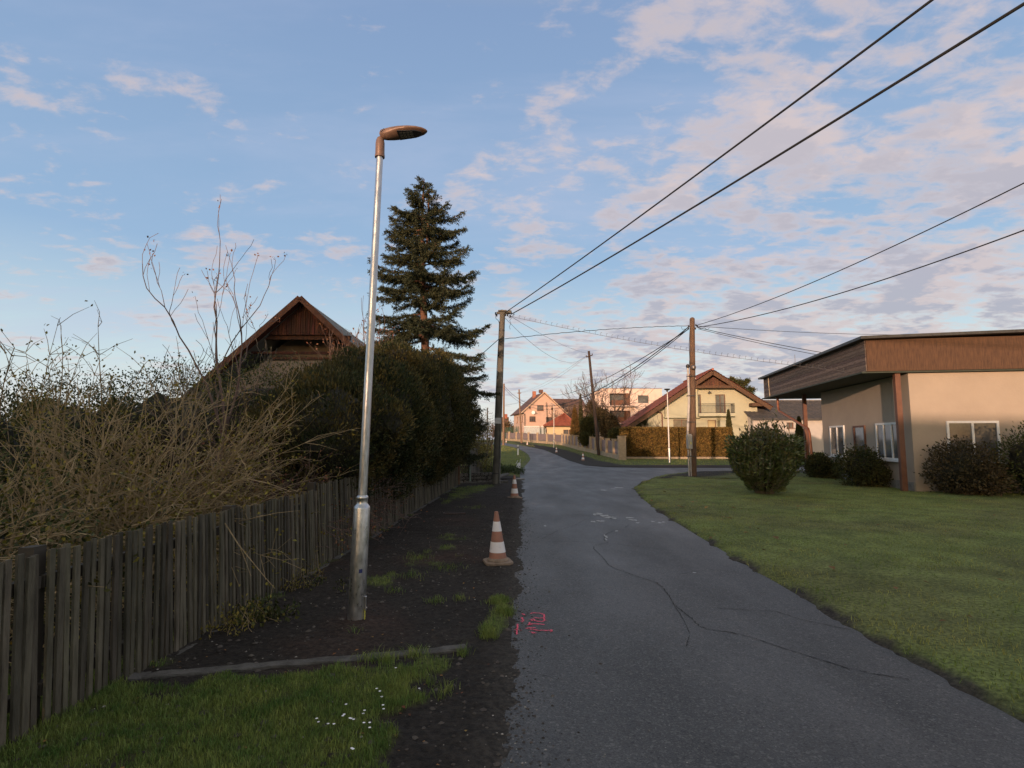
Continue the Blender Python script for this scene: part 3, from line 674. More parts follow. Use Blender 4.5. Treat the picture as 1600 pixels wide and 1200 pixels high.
lamp = street_lamp((lb.x,lb.y,0.0), lean, lampH+0.02, 1.06, 0.078, 0.033, 'tall galvanised street lamp with brown head standing in bare soil near the picket fence')
sticker = MB(); 
def on_pole(z, ang, r, w, h, dz=0):      # small curved patch on the sleeve
    m = MB(); n = 6; vs = []
    for i in range(n+1):
        a = ang + w/r*(i/n-0.5)
        for zz in (z-h/2, z+h/2): vs.append((lean[0]*zz+(r+0.002)*math.cos(a), lean[1]*zz+(r+0.002)*math.sin(a), zz))
    m.add(vs, [(2*i,2*i+2,2*i+3,2*i+1) for i in range(n)]); return m
on_pole(0.50, R(-62), 0.078, 0.032, 0.035).build('sticker', M('blue_sticker', (0.02,0.03,0.12), 0.5), lamp)
m = MB(); m.box((0.083+lean[0]*.28, -0.02, 0.20), (0.014,0.03,0.13)); m.box((0.095,-0.02,0.16),(0.02,0.012,0.02)); m.build('earth_clamp', galvdull, lamp, bevel=0.003)
m = MB(); m.tube([(0.087,-0.03,0.15),(0.089,-0.035,0.08),(0.083,-0.045,0.0),(0.08,-0.05,-0.05)], 0.006, 6); m.build('earth_wire', M('yellow_green_wire', (0.45,0.42,0.06), 0.5), lamp, smooth=True)
# lamp head: neck, teardrop housing, glass with LED panel
tx, ty = lean[0]*lampH, lean[1]*lampH
m = MB(); m.lathe([(0.040,-0.02),(0.046,0.0),(0.045,0.13),(0.040,0.16),(0.030,0.185),(0.012,0.20)], 22, (tx,ty,lampH)); m.lathe([(0.049,-0.005),(0.049,0.02)],22,(tx,ty,lampH-0.015)); m.build('neck', brownpaint, lamp, smooth=True)
def lamp_head(parent, o, length, az, tilt, sc=1.0):
    prof = [(-0.02,.040,.055,.02),(0.0,.062,.075,.045),(0.06,.075,.082,.06),(0.14,.092,.085,.055),(0.24,.104,.080,.030),(0.36,.104,.068,.020),(0.46,.090,.052,.016),(0.54,.062,.034,.012),(0.585,.030,.018,.008),(0.60,.004,.006,.004)]
    k = length/0.6; n = 20; rot = Matrix.Rotation(az,3,'Z') @ Matrix.Rotation(-tilt,3,'Y') @ Matrix.Rotation(R(-13),3,'X'); vs = []; fs = []
    for x, w, up, dn in prof:
        for j in range(n):
            t = 2*PI*j/n; c, s_ = math.cos(t), math.sin(t)
            vs.append(Vector(o)+rot@Vector((x*k, c*w*k*1.0, (s_*up if s_ > 0 else s_*dn)*k)))
    for i in range(len(prof)-1):
        for j in range(n): a = i*n+j; b = i*n+(j+1)%n; fs.append((a,b,b+n,a+n))
    fs += [tuple(range(n)), tuple((len(prof)-1)*n+j for j in range(n))]
    m = MB(); m.add(vs, fs); h = m.build('lamp_head', brownpaint, parent, smooth=True)
    m = MB(); pts = [(0.22,-.082),(0.44,-.066),(0.53,-.030),(0.53,.030),(0.44,.066),(0.22,.082)]
    m.prism([Vector(o)+rot@Vector((x*k,y*k,-0.0335*k)) for x,y in pts], rot@Vector((0,0,0.012*k))); m.build('lens', darkglass, h, bevel=0.002)
    m = MB()
    for i in range(3):
        for j in range(4): m.box(Vector(o)+rot@Vector(((0.265+0.045*j)*k,(i-1)*0.036*k,-0.0345*k)), (0.036*k,0.026*k,0.003*k), rot=rot)
    m.build('led_panel', M('led_grey', (0.045,0.055,0.055), 0.3), h)
    for i in range(3):
        m = MB(); m.tube([Vector(o)+rot@Vector(((0.015+0.018*i)*k,-0.070*k,(-.01+.015*i)*k)), Vector(o)+rot@Vector(((0.015+0.018*i)*k,-0.086*k,(-.01+.015*i)*k))], 0.006*k, 6); m.build('bolt', steel, h)
lamp_head(lamp, (tx+0.015,ty,lampH+0.215), 0.47, R(-6), R(2), 1)

def small_lamp(u, v, ub, vt, arm, label):
    b = G(u, v); t_ = P(ub, vt, b.y); H = t_.z-b.z; ln = ((t_.x-b.x)/H, 0)
    t = thing('street_lamp', label, 'street lamp', b, 0, 'street lamps along the village road')
    m = MB(); sh = 1.1; m.lathe([(0.085,-0.1),(0.085,sh),(0.05,sh+0.04),(0.052,sh+0.1)], 16, lean=ln); m.build('sleeve', galvdull, t, smooth=True)
    m = MB(); m.lathe([(0.055,sh+0.08),(0.045,H*0.6),(0.036,H-0.02)], 14, lean=ln); m.build('pole', M('pale_galvanised', (0.58,0.55,0.5), 0.5, (0.7,0.68,0.62), 6, metallic=0.3), t, smooth=True)
    return t, H, ln
t, H, ln = small_lamp(1046.3,724.5,1042.5,611,0,'slender pale street lamp with a small dark top standing before the clipped hedge')
m = MB(); m.lathe([(0.05,0),(0.06,0.09),(0.20,0.16),(0.23,0.20),(0.20,0.225),(0.05,0.24)], 18, (ln[0]*H,0,H-0.06)); m.build('lamp_head', steel, t, smooth=True)
t, H, ln = small_lamp(865.5,700.5,865.5,632,-1,'slender pale street lamp with a short arm in front of the orange house')
m = MB(); m.lathe([(0.05,0),(0.05,0.12),(0.03,0.16)],12,(0,0,H-0.05)); m.box((-0.28,0,H+0.06),(0.62,0.20,0.07),0,rot=Matrix.Rotation(R(5),3,'Y')); m.build('lamp_head', M('pale_lamp_head',(0.4,0.36,0.33),0.5), t, bevel=0.02)

# traffic cones
coneor = M('faded_orange_plastic', (0.37,0.175,0.12), 0.7, (0.26,0.145,0.105), 7, bump=0.15, ramp=(0.42,0.7))
conewh = M('scuffed_white_band', (0.58,0.56,0.56), 0.65, (0.80,0.78,0.78), 11, ramp=(0.30,0.45))
conebase = M('dirty_cone_base', (0.19,0.14,0.10), 0.9, (0.30,0.23,0.17), 12, bump=0.3)
def cone(loc, rz, label, lean=(0,0), sc=1.0, group='traffic cones along the trench'):
    t = thing('traffic_cone', label, 'traffic cone', loc, rz, group); t.scale = (sc,sc,sc)
    m = MB(); s = 0.19; m.prism([(x,y,0) for x,y in ((-s,-s*.72),(-s*.72,-s),(s*.72,-s),(s,-s*.72),(s,s*.72),(s*.72,s),(-s*.72,s),(-s,s*.72))], (0,0,0.035))
    m.lathe([(0.155,0.034),(0.15,0.055),(0.132,0.075)], 20); m.build('base', conebase, t, bevel=0.006)
    def seg(z0, z1, name, mat, e=0.0):
        r = lambda z: 0.122-(0.122-0.026)*(z-0.07)/0.62+e; mm = MB()
        zs = [z0,(z0+z1)/2,z1]; mm.lathe([(r(z),z) for z in zs]+([(0.020,z1+0.004)] if z1 > 0.68 else []), 24, lean=lean); return mm.build(name, mat, t, smooth=True)
    seg(0.06,0.15,'cone_body',coneor); seg(0.15,0.29,'white_band',conewh,0.002); seg(0.29,0.43,'cone_body',coneor); seg(0.43,0.56,'white_band',conewh,0.002); seg(0.56,0.69,'cone_body',coneor)
    return t
z1 = lambda p: float(z_left(np.array([p.x]),np.array([p.y]))[0])
p = G(778,881.5); cone((p.x,p.y,z1(p)-0.003), R(12), 'faded orange and white traffic cone nearest the camera beside the soil strip', (-0.035,0))
p = G(804,778.5); cone((p.x,p.y,0.002), R(25), 'dusty traffic cone second from the camera standing right of the concrete pole', (-0.01,0), 0.97)
for u, v, lab, sc in [(911,720.5,'small distant cone on soil below the leaning dark pole',1.0),(869.5,708,'small distant cone beside the slender lamp in front of the orange house',0.98),(824,696,'tiny distant cone on the verge below the crossarm pole',0.98),(791,692,'farthest tiny cone near the left end of the pillar fence',0.95)]:
    p = G(u, v); cone(p, random.random(), lab, (0.0,0), sc)
# knocked-over, torn cone on the broken kerb
p = G(809,735.5); t = thing('fallen_cone', 'knocked over torn cone of white and red lying on the broken kerb', 'traffic cone', (p.x,p.y,0.10))
m = MB(); m.lathe([(0.13,0),(0.10,0.2),(0.075,0.33)], 14, (0,0,0), lean=(0.25,0.1)); o = m.build('white_band', conewh, t, smooth=True)
m = MB(); m.lathe([(0.145,-0.07),(0.13,0.0)], 14); m.build('cone_body', coneor, t, smooth=True)
m = MB(); m.box((-0.05,0.05,0.36),(0.02,0.12,0.22),0.4,rot=Matrix.Rotation(0.5,3,'Y')); m.box((0.13,0.05,0.40),(0.02,0.10,0.24),0,rot=Matrix.Rotation(0.2,3,'Y')); m.build('torn_flap', conewh, t, bevel=0.004)
# white delineator post
p = G(809.3,712); t = thing('delineator_post', 'white roadside delineator post with black band on the grass verge', 'delineator', p)
H = 1.0
m = MB(); w = 0.075
def tri_prism(z0, z1, e=0): m.prism([(-w-e,-0.05-e,z0),(w+e,-0.05-e,z0),(w*0.5+e,0.06+e,z0),(-w*0.5-e,0.06+e,z0)], (0,0,z1-z0))
tri_prism(-0.1, 0.68); tri_prism(0.86, 1.02); m.build('post', whitep, t, bevel=0.01); m = MB(); tri_prism(0.68, 0.86, 0.002); m.build('black_band', blackplastic, t)
m = MB(); m.box((0,-0.056,0.77),(0.05,0.006,0.13)); m.build('reflector', M('reflector',(0.5,0.5,0.5),0.2), t)

# ---- poles
def pole_thing(name, base, top, r0, r1, mat, label, cat='utility pole', n=18, group=None):
    t = thing(name, label, cat, base, 0, group); m = MB(); k = 8
    m.tube([lerp(base-Vector((0,0,0.3)), top, i/k) for i in range(k+1)], [lerp(r0,r1,i/k) for i in range(k+1)], n); B(m, 'pole', mat, t, smooth=True); return t
# concrete pole
cb = G(774.5,757); ct = P(785.2,489,cb.y-0.05)
conc_dark = M('pole_concrete', (0.085,0.08,0.068), 0.9, (0.17,0.16,0.135), 4, bump=0.5, bscale=45, stretch=(1,1,0.35))
cpole = pole_thing('concrete_pole', cb, ct, 0.155, 0.105, conc_dark, 'thick concrete utility pole with white plate standing left of the road')
def at_pole(b, t_, z): return lerp(b, t_, (z-b.z)/(t_.z-b.z))
for z in (0.42, 3.72, 4.95, 5.55, 5.95):
    c = at_pole(cb, ct, z); m = MB(); rr = lerp(0.155,0.105,z/6.6)+0.006; m.lathe([(rr,-0.02),(rr,0.02)], 18, c); B(m, 'strap', steel, cpole)
c = at_pole(cb, ct, 2.42); m = MB(); m.box((c.x-0.005,c.y-0.155,c.z),(0.235,0.012,0.22)); B(m, 'plate', M('white_plate',(0.48,0.49,0.50),0.5), cpole, bevel=0.004)
m = MB(); m.tube([(cb.x+0.15,cb.y-0.13,-0.1),(cb.x+0.155,cb.y-0.14,0.5),(at_pole(cb,ct,2.3).x+0.10,cb.y-0.15,2.3)], 0.032, 8); B(m, 'cable_duct', M('grey_duct',(0.12,0.12,0.115),0.6), cpole, smooth=True)
m = MB(); m.tube([at_pole(cb,ct,z)+Vector((-0.13+0.02*(z>5),-0.05,0)) for z in (2.4,3.5,4.5,5.5,6.3)], 0.013, 6); B(m, 'riser_cable', cablem, cpole, smooth=True)
c = Vector(ct); m = MB(); m.box((c.x+0.03,c.y,c.z+0.0),(0.52,0.10,0.09)); m.box((c.x-0.0,c.y,c.z+0.07),(0.34,0.22,0.06)); m.box((c.x+0.26,c.y-0.02,c.z+0.03),(0.16,0.13,0.13),0.3); m.lathe([(0.11,0.08),(0.06,0.12),(0.02,0.13)],12,(c.x-0.02,c.y,c.z)); B(m, 'crossbar', conc_dark, cpole, bevel=0.015)
for dx, dy, dz in ((-0.27,0,-0.02),(-0.23,0.05,-0.08),(0.20,-0.05,-0.09),(0.30,0.02,-0.12),(0.34,-0.03,0.0),(0.12,-0.12,-0.10)):
    m = MB(); m.lathe([(0.018,-0.05),(0.035,-0.03),(0.022,0),(0.036,0.02),(0.02,0.05)], 10, (c.x+dx,c.y+dy,c.z+dz)); B(m, 'insulator', blackplastic, cpole, smooth=True)
m = MB(); q = Vector((c.x+0.30,c.y-0.02,c.z-0.1))
m.tube([q,q+Vector((0.05,0,-.12)),q+Vector((-0.02,0,-.2)),q+Vector((0.03,0,-.32)),q+Vector((-0.03,0,-.45)),q+Vector((0,0,-.56))],0.008,5); B(m,'cable_tail',cablem,cpole); m = MB()
m.tube([q+Vector((-0.12,0,0.02)),q+Vector((-0.02,0,-.1)),q+Vector((0.1,0,-0.02)),q+Vector((0.16,0,.08))],0.009,5); B(m,'cable_tail',cablem,cpole); m = MB()
m.tube([Vector((c.x-0.27,c.y,c.z-0.05)),Vector((c.x-0.26,c.y,c.z-0.22)),Vector((c.x-0.16,c.y-.05,c.z-0.32)),Vector((c.x-0.12,c.y-.08,c.z-0.45))],0.011,5); B(m, 'cable_tail', cablem, cpole, smooth=True)
# small spur line stake on the concrete pole's foot
# wooden pole by the lawn with conduit and meter box
wb = G(1083,746); wt = P(1081.5,499,wb.y)
wpole = pole_thing('wooden_pole', wb, wt, 0.155, 0.115, woodpole, 'brown wooden utility pole with cable riser pipe standing on the lawn edge')
m = MB(); m.lathe([(0.118,0),(0.10,0.05),(0.05,0.09),(0.0,0.10)], 16, wt); B(m, 'pole_cap', woodpole, wpole, smooth=True)
def wp(z): return at_pole(wb, wt, z)
pipem = M('grey_pipe', (0.34,0.33,0.32), 0.5, (0.5,0.48,0.46), 5)
m = MB(); m.tube([(wp(0).x-0.21,wb.y-0.10,-0.1),(wp(0).x-0.215,wb.y-0.10,1.25)], 0.035, 10); m.tube([(wp(0).x-0.215,wb.y-0.10,1.95),(wp(5).x-0.235,wb.y-0.10,3.5),(wp(5).x-0.245,wb.y-0.10,5.02)], 0.052, 12); m.tube([(wp(0).x-0.12,wb.y-0.12,0),(wp(0).x-0.12,wb.y-0.12,1.3)],0.03,8); B(m, 'riser_pipe', pipem, wpole, smooth=True)
m = MB(); m.lathe([(0.06,-0.06),(0.085,0),(0.09,0.05),(0.06,0.10),(0.02,0.12)],14,(wp(5).x-0.245,wb.y-0.10,5.04)); B(m, 'pipe_cap', blackplastic, wpole, smooth=True)
m = MB(); m.lathe([(0.04,-0.11),(0.10,-0.07),(0.12,0),(0.10,0.07),(0.04,0.11)],14,(wp(5).x-0.02,wb.y-0.20,5.0)); B(m, 'bell', M('dull_grey_bell',(0.12,0.11,0.11),0.4,metallic=0.5), wpole, smooth=True)
m = MB(); m.box((wp(1.6).x-0.20,wb.y-0.12,1.60),(0.23,0.18,0.62)); m.box((wp(1.6).x-0.20,wb.y-0.12,1.93),(0.19,0.15,0.06)); mbx = B(m, 'meter_box', M('grey_box',(0.33,0.33,0.32),0.5,(0.4,0.4,0.39),4), wpole, bevel=0.012)
m = MB(); m.box((wp(1.6).x-0.16,wb.y-0.214,1.55),(0.07,0.004,0.12)); B(m, 'box_label', M('yellow_label',(0.42,0.40,0.16),0.6), mbx)
for z in (0.95, 2.5, 3.7, 4.6):
    m = MB(); m.box((wp(z).x-0.10,wb.y-0.09,z),(0.36,0.22,0.035)); B(m, 'pipe_clamp', steel, wpole)
for dx, dy, dz in ((0.15,-0.05,-0.28),(0.22,-0.02,-0.34),(-0.16,0.03,-0.32),(-0.2,-0.02,-0.40),(0.15,0.05,-0.42)):
    m = MB(); m.lathe([(0.02,-0.05),(0.04,-0.02),(0.025,0.01),(0.03,0.05)], 10, (wt.x+dx,wt.y+dy,wt.z+dz)); B(m, 'insulator', blackplastic, wpole, smooth=True)
m = MB(); m.tube([(wt.x-0.13,wt.y-.05,wt.z-0.4),(wt.x-0.2,wt.y-.05,wt.z-1.2),(wt.x-0.2,wt.y-.07,5.4),(wt.x-0.24,wt.y-.1,5.1)],0.012,5)
q = Vector((wt.x+0.18,wt.y,wt.z-0.35)); m.tube([q,q+Vector((0.2,0,-.1)),q+Vector((0.35,0,-.02)),q+Vector((0.5,0,-.14)),q+Vector((0.62,0,-0.04))],0.010,5); q = Vector((wt.x-0.18,wt.y,wt.z-0.35)); m.tube([q,q+Vector((-0.12,0,-.1)),q+Vector((-0.3,0,-.12)),q+Vector((-0.33,0,0))],0.010,5); B(m, 'cable_loop', cablem, wpole, smooth=True)
# leaning dark pole with strut and crossarm
db = G(936,712.5); dt = P(920,548.5,db.y)
dpole = pole_thing('leaning_pole', db, dt, 0.15, 0.11, darkwood, 'leaning dark wooden pole with crossarm standing before the pillar fence')
m = MB(); m.tube([G(939.5,711)-Vector((0,0,0.3)), at_pole(db,dt,db.z+4.0)+Vector((0.05,0.15,0))], [0.14,0.10], 12); B(m, 'strut', darkwood, dpole, smooth=True)
a = at_pole(db,dt,dt.z-0.50); m = MB(); m.bar(a+Vector((-0.30,-0.12,-0.1)), a+Vector((0.30,-0.12,0.10)), 0.09, 0.09); B(m, 'crossarm', darkwood, dpole)
for s in (-1,1):
    m = MB(); m.lathe([(0.02,0.03),(0.045,0.06),(0.03,0.10),(0.045,0.13),(0.02,0.16)],10,a+Vector((0.27*s,-0.12,0.09*s+0.0))); B(m, 'insulator', M('brown_porcelain',(0.10,0.05,0.03),0.3), dpole, smooth=True)
# two far poles and one more behind the shrubs
orw = M('sunlit_bare_wood', (0.17,0.105,0.07), 0.85, (0.24,0.16,0.11), 6)
pb = P(786.5,707,80); pt = P(787.5,599.5,80)
fp1 = pole_thing('utility_pole', pb, pt, 0.17, 0.12, orw, 'bare wooden pole seen just right of the concrete pole far down the road')
pb2 = P(815,691,88); pt2 = P(811,608.5,88)
fp2 = pole_thing('utility_pole', pb2, pt2, 0.17, 0.11, orw, 'slim wooden pole with short crossarm left of the orange house')
a = at_pole(pb2,pt2,pt2.z-0.6); m = MB(); m.bar(a+Vector((-0.3,-0.15,0)), a+Vector((0.3,-0.15,0)), 0.1, 0.12); B(m, 'crossarm', orw, fp2)
pb3 = P(761.5,720,45); pt3 = P(761.5,637,45)
fp3 = pole_thing('utility_pole', pb3, pt3, 0.07, 0.05, M('pale_pole',(0.3,0.24,0.22),0.7), 'thin pale post behind the small shrubs left of the concrete pole')

# ---- cables
def cable(name, a, b, sag, r, mat, label, n=28, cat='cable', group='overhead lines', wob=0.0, hooks=0):
    a = Vector(a); b = Vector(b); pts = []
    for i in range(n+1):
        t = i/n; p = a.lerp(b, t); p.z -= 4*sag*t*(1-t); pts.append(p)
    if wob:
        for i in range(1, n): pts[i] += Vector((0,0,wob*math.sin(i*2.4)))
    m = MB(); m.tube(pts, r, 6)
    o = m.build(name, mat, smooth=True); tag(o, label, cat, group)
    if hooks:
        for i in range(hooks):
            h = MB()
            t = (i+0.5)/hooks; p = a.lerp(b, t); p.z -= 4*sag*t*(1-t)
            h.tube([p+Vector((0,0,-0.01)), p+Vector((0,0,0.10))], r*0.8, 4)
            h.tube([p+Vector((0,0,0.10)), p+Vector((0.05,0,0.105))], r*0.8, 4)
            h.build('hanger', mat, o)
    return o
ct_ = Vector(ct)
def through(a, u, v, z, k):       # far end of a line that starts at a and passes the pixel (u,v) at height z
    d = ray(u, v); q = d*((z-CAM_H)/d.z)+Vector((0,0,CAM_H)); return Vector(a)+(q-Vector(a))*k
a1 = ct_+Vector((0.10,-0.05,0.0)); b1 = through(a1, 1250, 130, 6.75, 2.2); cable('power_cable', a1, b1, 0.22, 0.016, cablem, 'upper of the two thick black cables rising from the concrete pole over the road', 40)
a2 = ct_+Vector((0.34,-0.03,-0.06)); b2 = through(a2, 1250, 198, 6.6, 2.2); cable('power_cable', a2, b2, 0.25, 0.019, cablem, 'lower of the two thick black cables rising from the concrete pole over the road', 40)
w0 = Vector((wt.x+0.15,wt.y-0.05,wt.z-0.3))
b = through(w0, 1250, 433, 6.95, 2.3); cable('power_cable', w0, b, 0.35, 0.013, cablem, 'upper cable from the wooden pole climbing to the upper right', 30)
b = through(w0+Vector((0.1,0,-0.08)), 1250, 461, 6.7, 2.3); cable('power_cable', w0+Vector((0.1,0,-0.08)), b, 0.35, 0.016, cablem, 'lower cable from the wooden pole climbing to the upper right', 30)
cable('thin_cable', w0+Vector((0,0,-0.02)), P(1600,520,30), 0.25, 0.011, cablem, 'nearly level thin cable leaving the wooden pole to the right')
cable('thin_cable', w0+Vector((0.1,0,-0.1)), P(1600,592,22), 0.25, 0.014, cablem, 'gently falling cable pair leaving the wooden pole to the right, upper strand')
cable('thin_cable', w0+Vector((0.1,0,-0.16)), P(1600,600,22), 0.27, 0.012, cablem, 'gently falling cable pair leaving the wooden pole to the right, lower strand')
# spiral service drop to the orange house far behind, and others
lw = Vector((wt.x-0.18,wt.y-0.02,wt.z-0.36))
cable('thin_cable', at_pole(cb,ct,5.62)+Vector((0.12,0,0)), lw+Vector((0,0,0.05)), -0.10, 0.013, cablem, 'twisted cable from the middle of the concrete pole across to the wooden pole', 40, wob=0.012)
cable('thin_cable', lw, P(788,603,80), 3.3, 0.024, cablem, 'upper sagging cable from the wooden pole to the far bare pole', 50)
cable('thin_cable', lw+Vector((0,0,-0.08)), P(788,606.5,80), 3.4, 0.018, cablem, 'lower sagging cable from the wooden pole to the far bare pole', 50)
cable('thin_cable', lw+Vector((0,0,-0.1)), P(851,615,99), 1.3, 0.022, cablem, 'cable from the wooden pole to the gable of the orange house', 40)
cable('thin_cable', P(822,625,99), P(788,633,80), 0.15, 0.018, cablem, 'short cable between the orange house and the far bare pole', 16)
cable('thin_wire', ct_+Vector((0.3,0,-0.12)), a_ := (at_pole(db,dt,dt.z-0.5)+Vector((0.27,-0.12,0.2))), 0.3, 0.007, wirem, 'upper fine wire from the concrete pole down to the leaning pole', 30)
cable('thin_wire', ct_+Vector((0.1,0,-0.2)), at_pole(db,dt,dt.z-0.5)+Vector((-0.27,-0.12,0.05)), 1.15, 0.007, wirem, 'lower slack fine wire from the concrete pole to the leaning pole', 30)
cable('thin_wire', at_pole(db,dt,dt.z-0.5)+Vector((-0.27,-0.12,0.08)), a+Vector((0.2,-0.15,0.1)), 0.5, 0.011, wire_light, 'upper fine wire from the leaning pole to the crossarm pole', 30)
cable('thin_wire', at_pole(db,dt,dt.z-0.5)+Vector((-0.27,-0.12,0.0)), a+Vector((-0.2,-0.15,0.1)), 0.9, 0.011, wire_light, 'lower fine wire from the leaning pole to the crossarm pole', 30)
cable('thin_cable', at_pole(cb,ct,5.6)+Vector((-0.12,0,0)), P(560,700,25), 0.2, 0.013, cablem, 'cable running down left from the concrete pole behind the spruce', 16)
# bare hooked wire from the concrete pole to the right-hand house
ha = ct_+Vector((0.34,0,-0.14)); hb = P(1600,602,19); 
cable('hooked_wire', ha, hb, 0.42, 0.0065, wirem, 'long bare wire set with small hooks crossing from the concrete pole to the right', 60, hooks=85)

# ============================================================ FENCES
picketm = M('weathered_picket', (0.060,0.052,0.034), 0.9, (0.125,0.110,0.075), 7, island=0.45, bump=0.5, bscale=40, stretch=(3,3,0.5))
railm = M('fence_rail', (0.04,0.034,0.025), 0.9)
def fence_x(y): return FA.x + (y-FA.y)*fdir.x/fdir.y
fence = thing('picket_fence', 'old grey wooden picket fence leaning along the garden on the left', 'fence', (fence_x(5),5,0))
panels = [(1.2,3.3,1.06),(3.32,5.4,1.06),(5.42,7.35,1.05),(7.40,9.6,1.12),(9.65,12.0,1.06),(12.05,14.6,1.10),(14.65,17.0,1.17),(17.05,18.9,1.24),(18.95,20.5,1.16)]
for (y0, y1, h) in panels:
    m = MB(); y = y0+0.02; n_ = 0; tilt = random.uniform(-0.012,0.012)
    while y < y1-0.01:
        x = fence_x(y)+random.uniform(-0.006,0.006); lx = -0.05+random.uniform(-0.02,0.02); ly = tilt+random.uniform(-0.012,0.012); hh = h+random.uniform(-0.018,0.012); w = random.uniform(0.034,0.043)
        b = Vector((x, y, 0.06+random.uniform(-0.01,0.01))); t_ = Vector((x+lx*hh, y+ly*hh, hh)); 
        if random.random() < 0.985: m.bar(b, t_, 0.018, w)
        y += random.uniform(0.056,0.063)
    # bars face the road: width runs along the fence
    vs = []
    B(m, 'fence_panel', picketm, fence)
    for z in (0.28, 0.88):
        m = MB(); m.bar((fence_x(y0)-0.045-0.05*z,y0,z),(fence_x(y1)-0.045-0.05*z,y1,z),0.05,0.07); B(m, 'rail', railm, fence)
    m = MB(); m.bar((fence_x(y0)-0.10,y0,-0.1),(fence_x(y0)-0.15,y0,h+0.02),0.09,0.09); B(m, 'post', railm, fence)
m = MB(); m.box((fence_x(20.62)-0.02,20.62,0.66),(0.14,0.14,1.32)); B(m, 'post', M('reddish_post',(0.10,0.06,0.035),0.85,bump=0.4), fence, bevel=0.006)
m = MB(); vs = []
for (y0, y1) in ((1.0,6.9),(6.92,9.3),(9.32,12.4),(12.42,16.0),(16.02,20.6)):
    m = MB(); m.bar((fence_x(y0)+0.03,y0,0.0),(fence_x(y1)+0.03,y1,0.0),0.10,0.13+random.uniform(0,0.02)); B(m, 'plinth', kerbm, fence, bevel=0.012)
# fence beyond: gate, pickets, stone wall, ribbon
g0 = G(716,757); g1 = G(741,754)
yy = 21.4
gate = thing('garden_gate', 'open slatted garden gate on a green post behind the end of the picket fence', 'gate', P(734,750,yy))
m = MB()
for i in range(5):
    u = 719+i*3.4; a = P(u,737,yy); b = P(u+0.6,700.5,yy); m.bar(a,b,0.05,0.02)
B(m, 'gate_panel', picketm, gate)
m = MB(); m.bar(P(718,706,yy)+Vector((0,.02,0)),P(734,706.5,yy)+Vector((0,.02,0)),0.03,0.06); B(m,'rail',railm,gate); m = MB(); m.bar(P(718,730,yy)+Vector((0,.02,0)),P(734,729,yy)+Vector((0,.02,0)),0.03,0.06); B(m,'rail',railm,gate)
m = MB(); a = P(734.5,752,yy-0.1); m.tube([a, P(734,700,yy-0.1)], 0.035, 10); B(m, 'post', M('green_grey_post',(0.13,0.17,0.145),0.6), gate, smooth=True)
for v in (707,728):
    m = MB(); m.box(P(733,v,yy-0.14),(0.09,0.03,0.06)); B(m, 'hinge', steel, gate)
m = MB(); a = P(736,703,yy+0.3); b = P(751,696,26)
n = 16
for i in range(n):
    p = a.lerp(b, i/n); z0 = -0.05; m.bar(Vector((p.x,p.y,0.12)), Vector((p.x,p.y,p.z+random.uniform(-.02,.02))), 0.02, 0.26)
t = thing('board_fence', 'grey board fence running away behind the garden gate', 'fence', (a.x,a.y,0)); B(m, 'fence_panel', M('grey_board',(0.075,0.07,0.058),0.9,(0.12,0.11,0.09),6,island=0.3), t)
# low dry stone wall
t = thing('stone_wall', 'low wall of irregular grey stones below the gate left of the concrete pole', 'wall', (-1.5,21.2,0))
stonem = M('rubble_stone', (0.085,0.08,0.07), 0.9, (0.17,0.16,0.145), 8, island=0.35, bump=0.5, bscale=30)
m = MB(); a = P(716,748,21.3); b = P(777,741,22.3)
mort = MB(); mort.bar(Vector((a.x,a.y+0.15,0.20)), Vector((b.x,b.y+0.15,0.20)), 0.22, 0.42); B(mort, 'core', M('dark_mortar',(0.03,0.028,0.024),0.95), t)
for r in range(3):
    s = 0.0
    while s < 1:
        w = random.uniform(0.08,0.2); c = a.lerp(b, min(1,s+w*0.4)); hgt = random.uniform(0.09,0.13)
        k = random.randint(6,8); pts = [(c.x+math.cos(2*PI*j/k)*w*0.62*random.uniform(.8,1.05), c.y-0.01, 0.09+r*0.13+math.sin(2*PI*j/k)*hgt*0.52*random.uniform(.85,1.1)) for j in range(k)]
        m.prism(pts, (0.0,0.12,0)); s += w/(b-a).length*1.15
B(m, 'stones', stonem, t, bevel=0.008)
m = MB(); m.bar(Vector((a.x,a.y-0.15,0.03)), Vector((b.x+0.4,b.y-0.2,0.05)), 0.16, 0.10); B(m, 'footing', kerbm, t, bevel=0.01)
m = MB(); q0 = P(722,720,21.2); q1 = P(772,713.5,21.2); k = 14; vs = []
for i in range(k+1):
    p = q0.lerp(q1, i/k); p.z -= 0.05*4*(i/k)*(1-i/k); an = i*0.5; h_ = Vector((0, math.sin(an), math.cos(an)))*0.022; vs += [p-h_, p+h_]
m.add(vs, [(2*i,2*i+1,2*i+3,2*i+2) for i in range(k)]); tag(m.build('barrier_ribbon', M('dull_yellow_tape',(0.25,0.26,0.10),0.6)), 'slack yellow ribbon stretched from the gate to the concrete pole', 'ribbon')

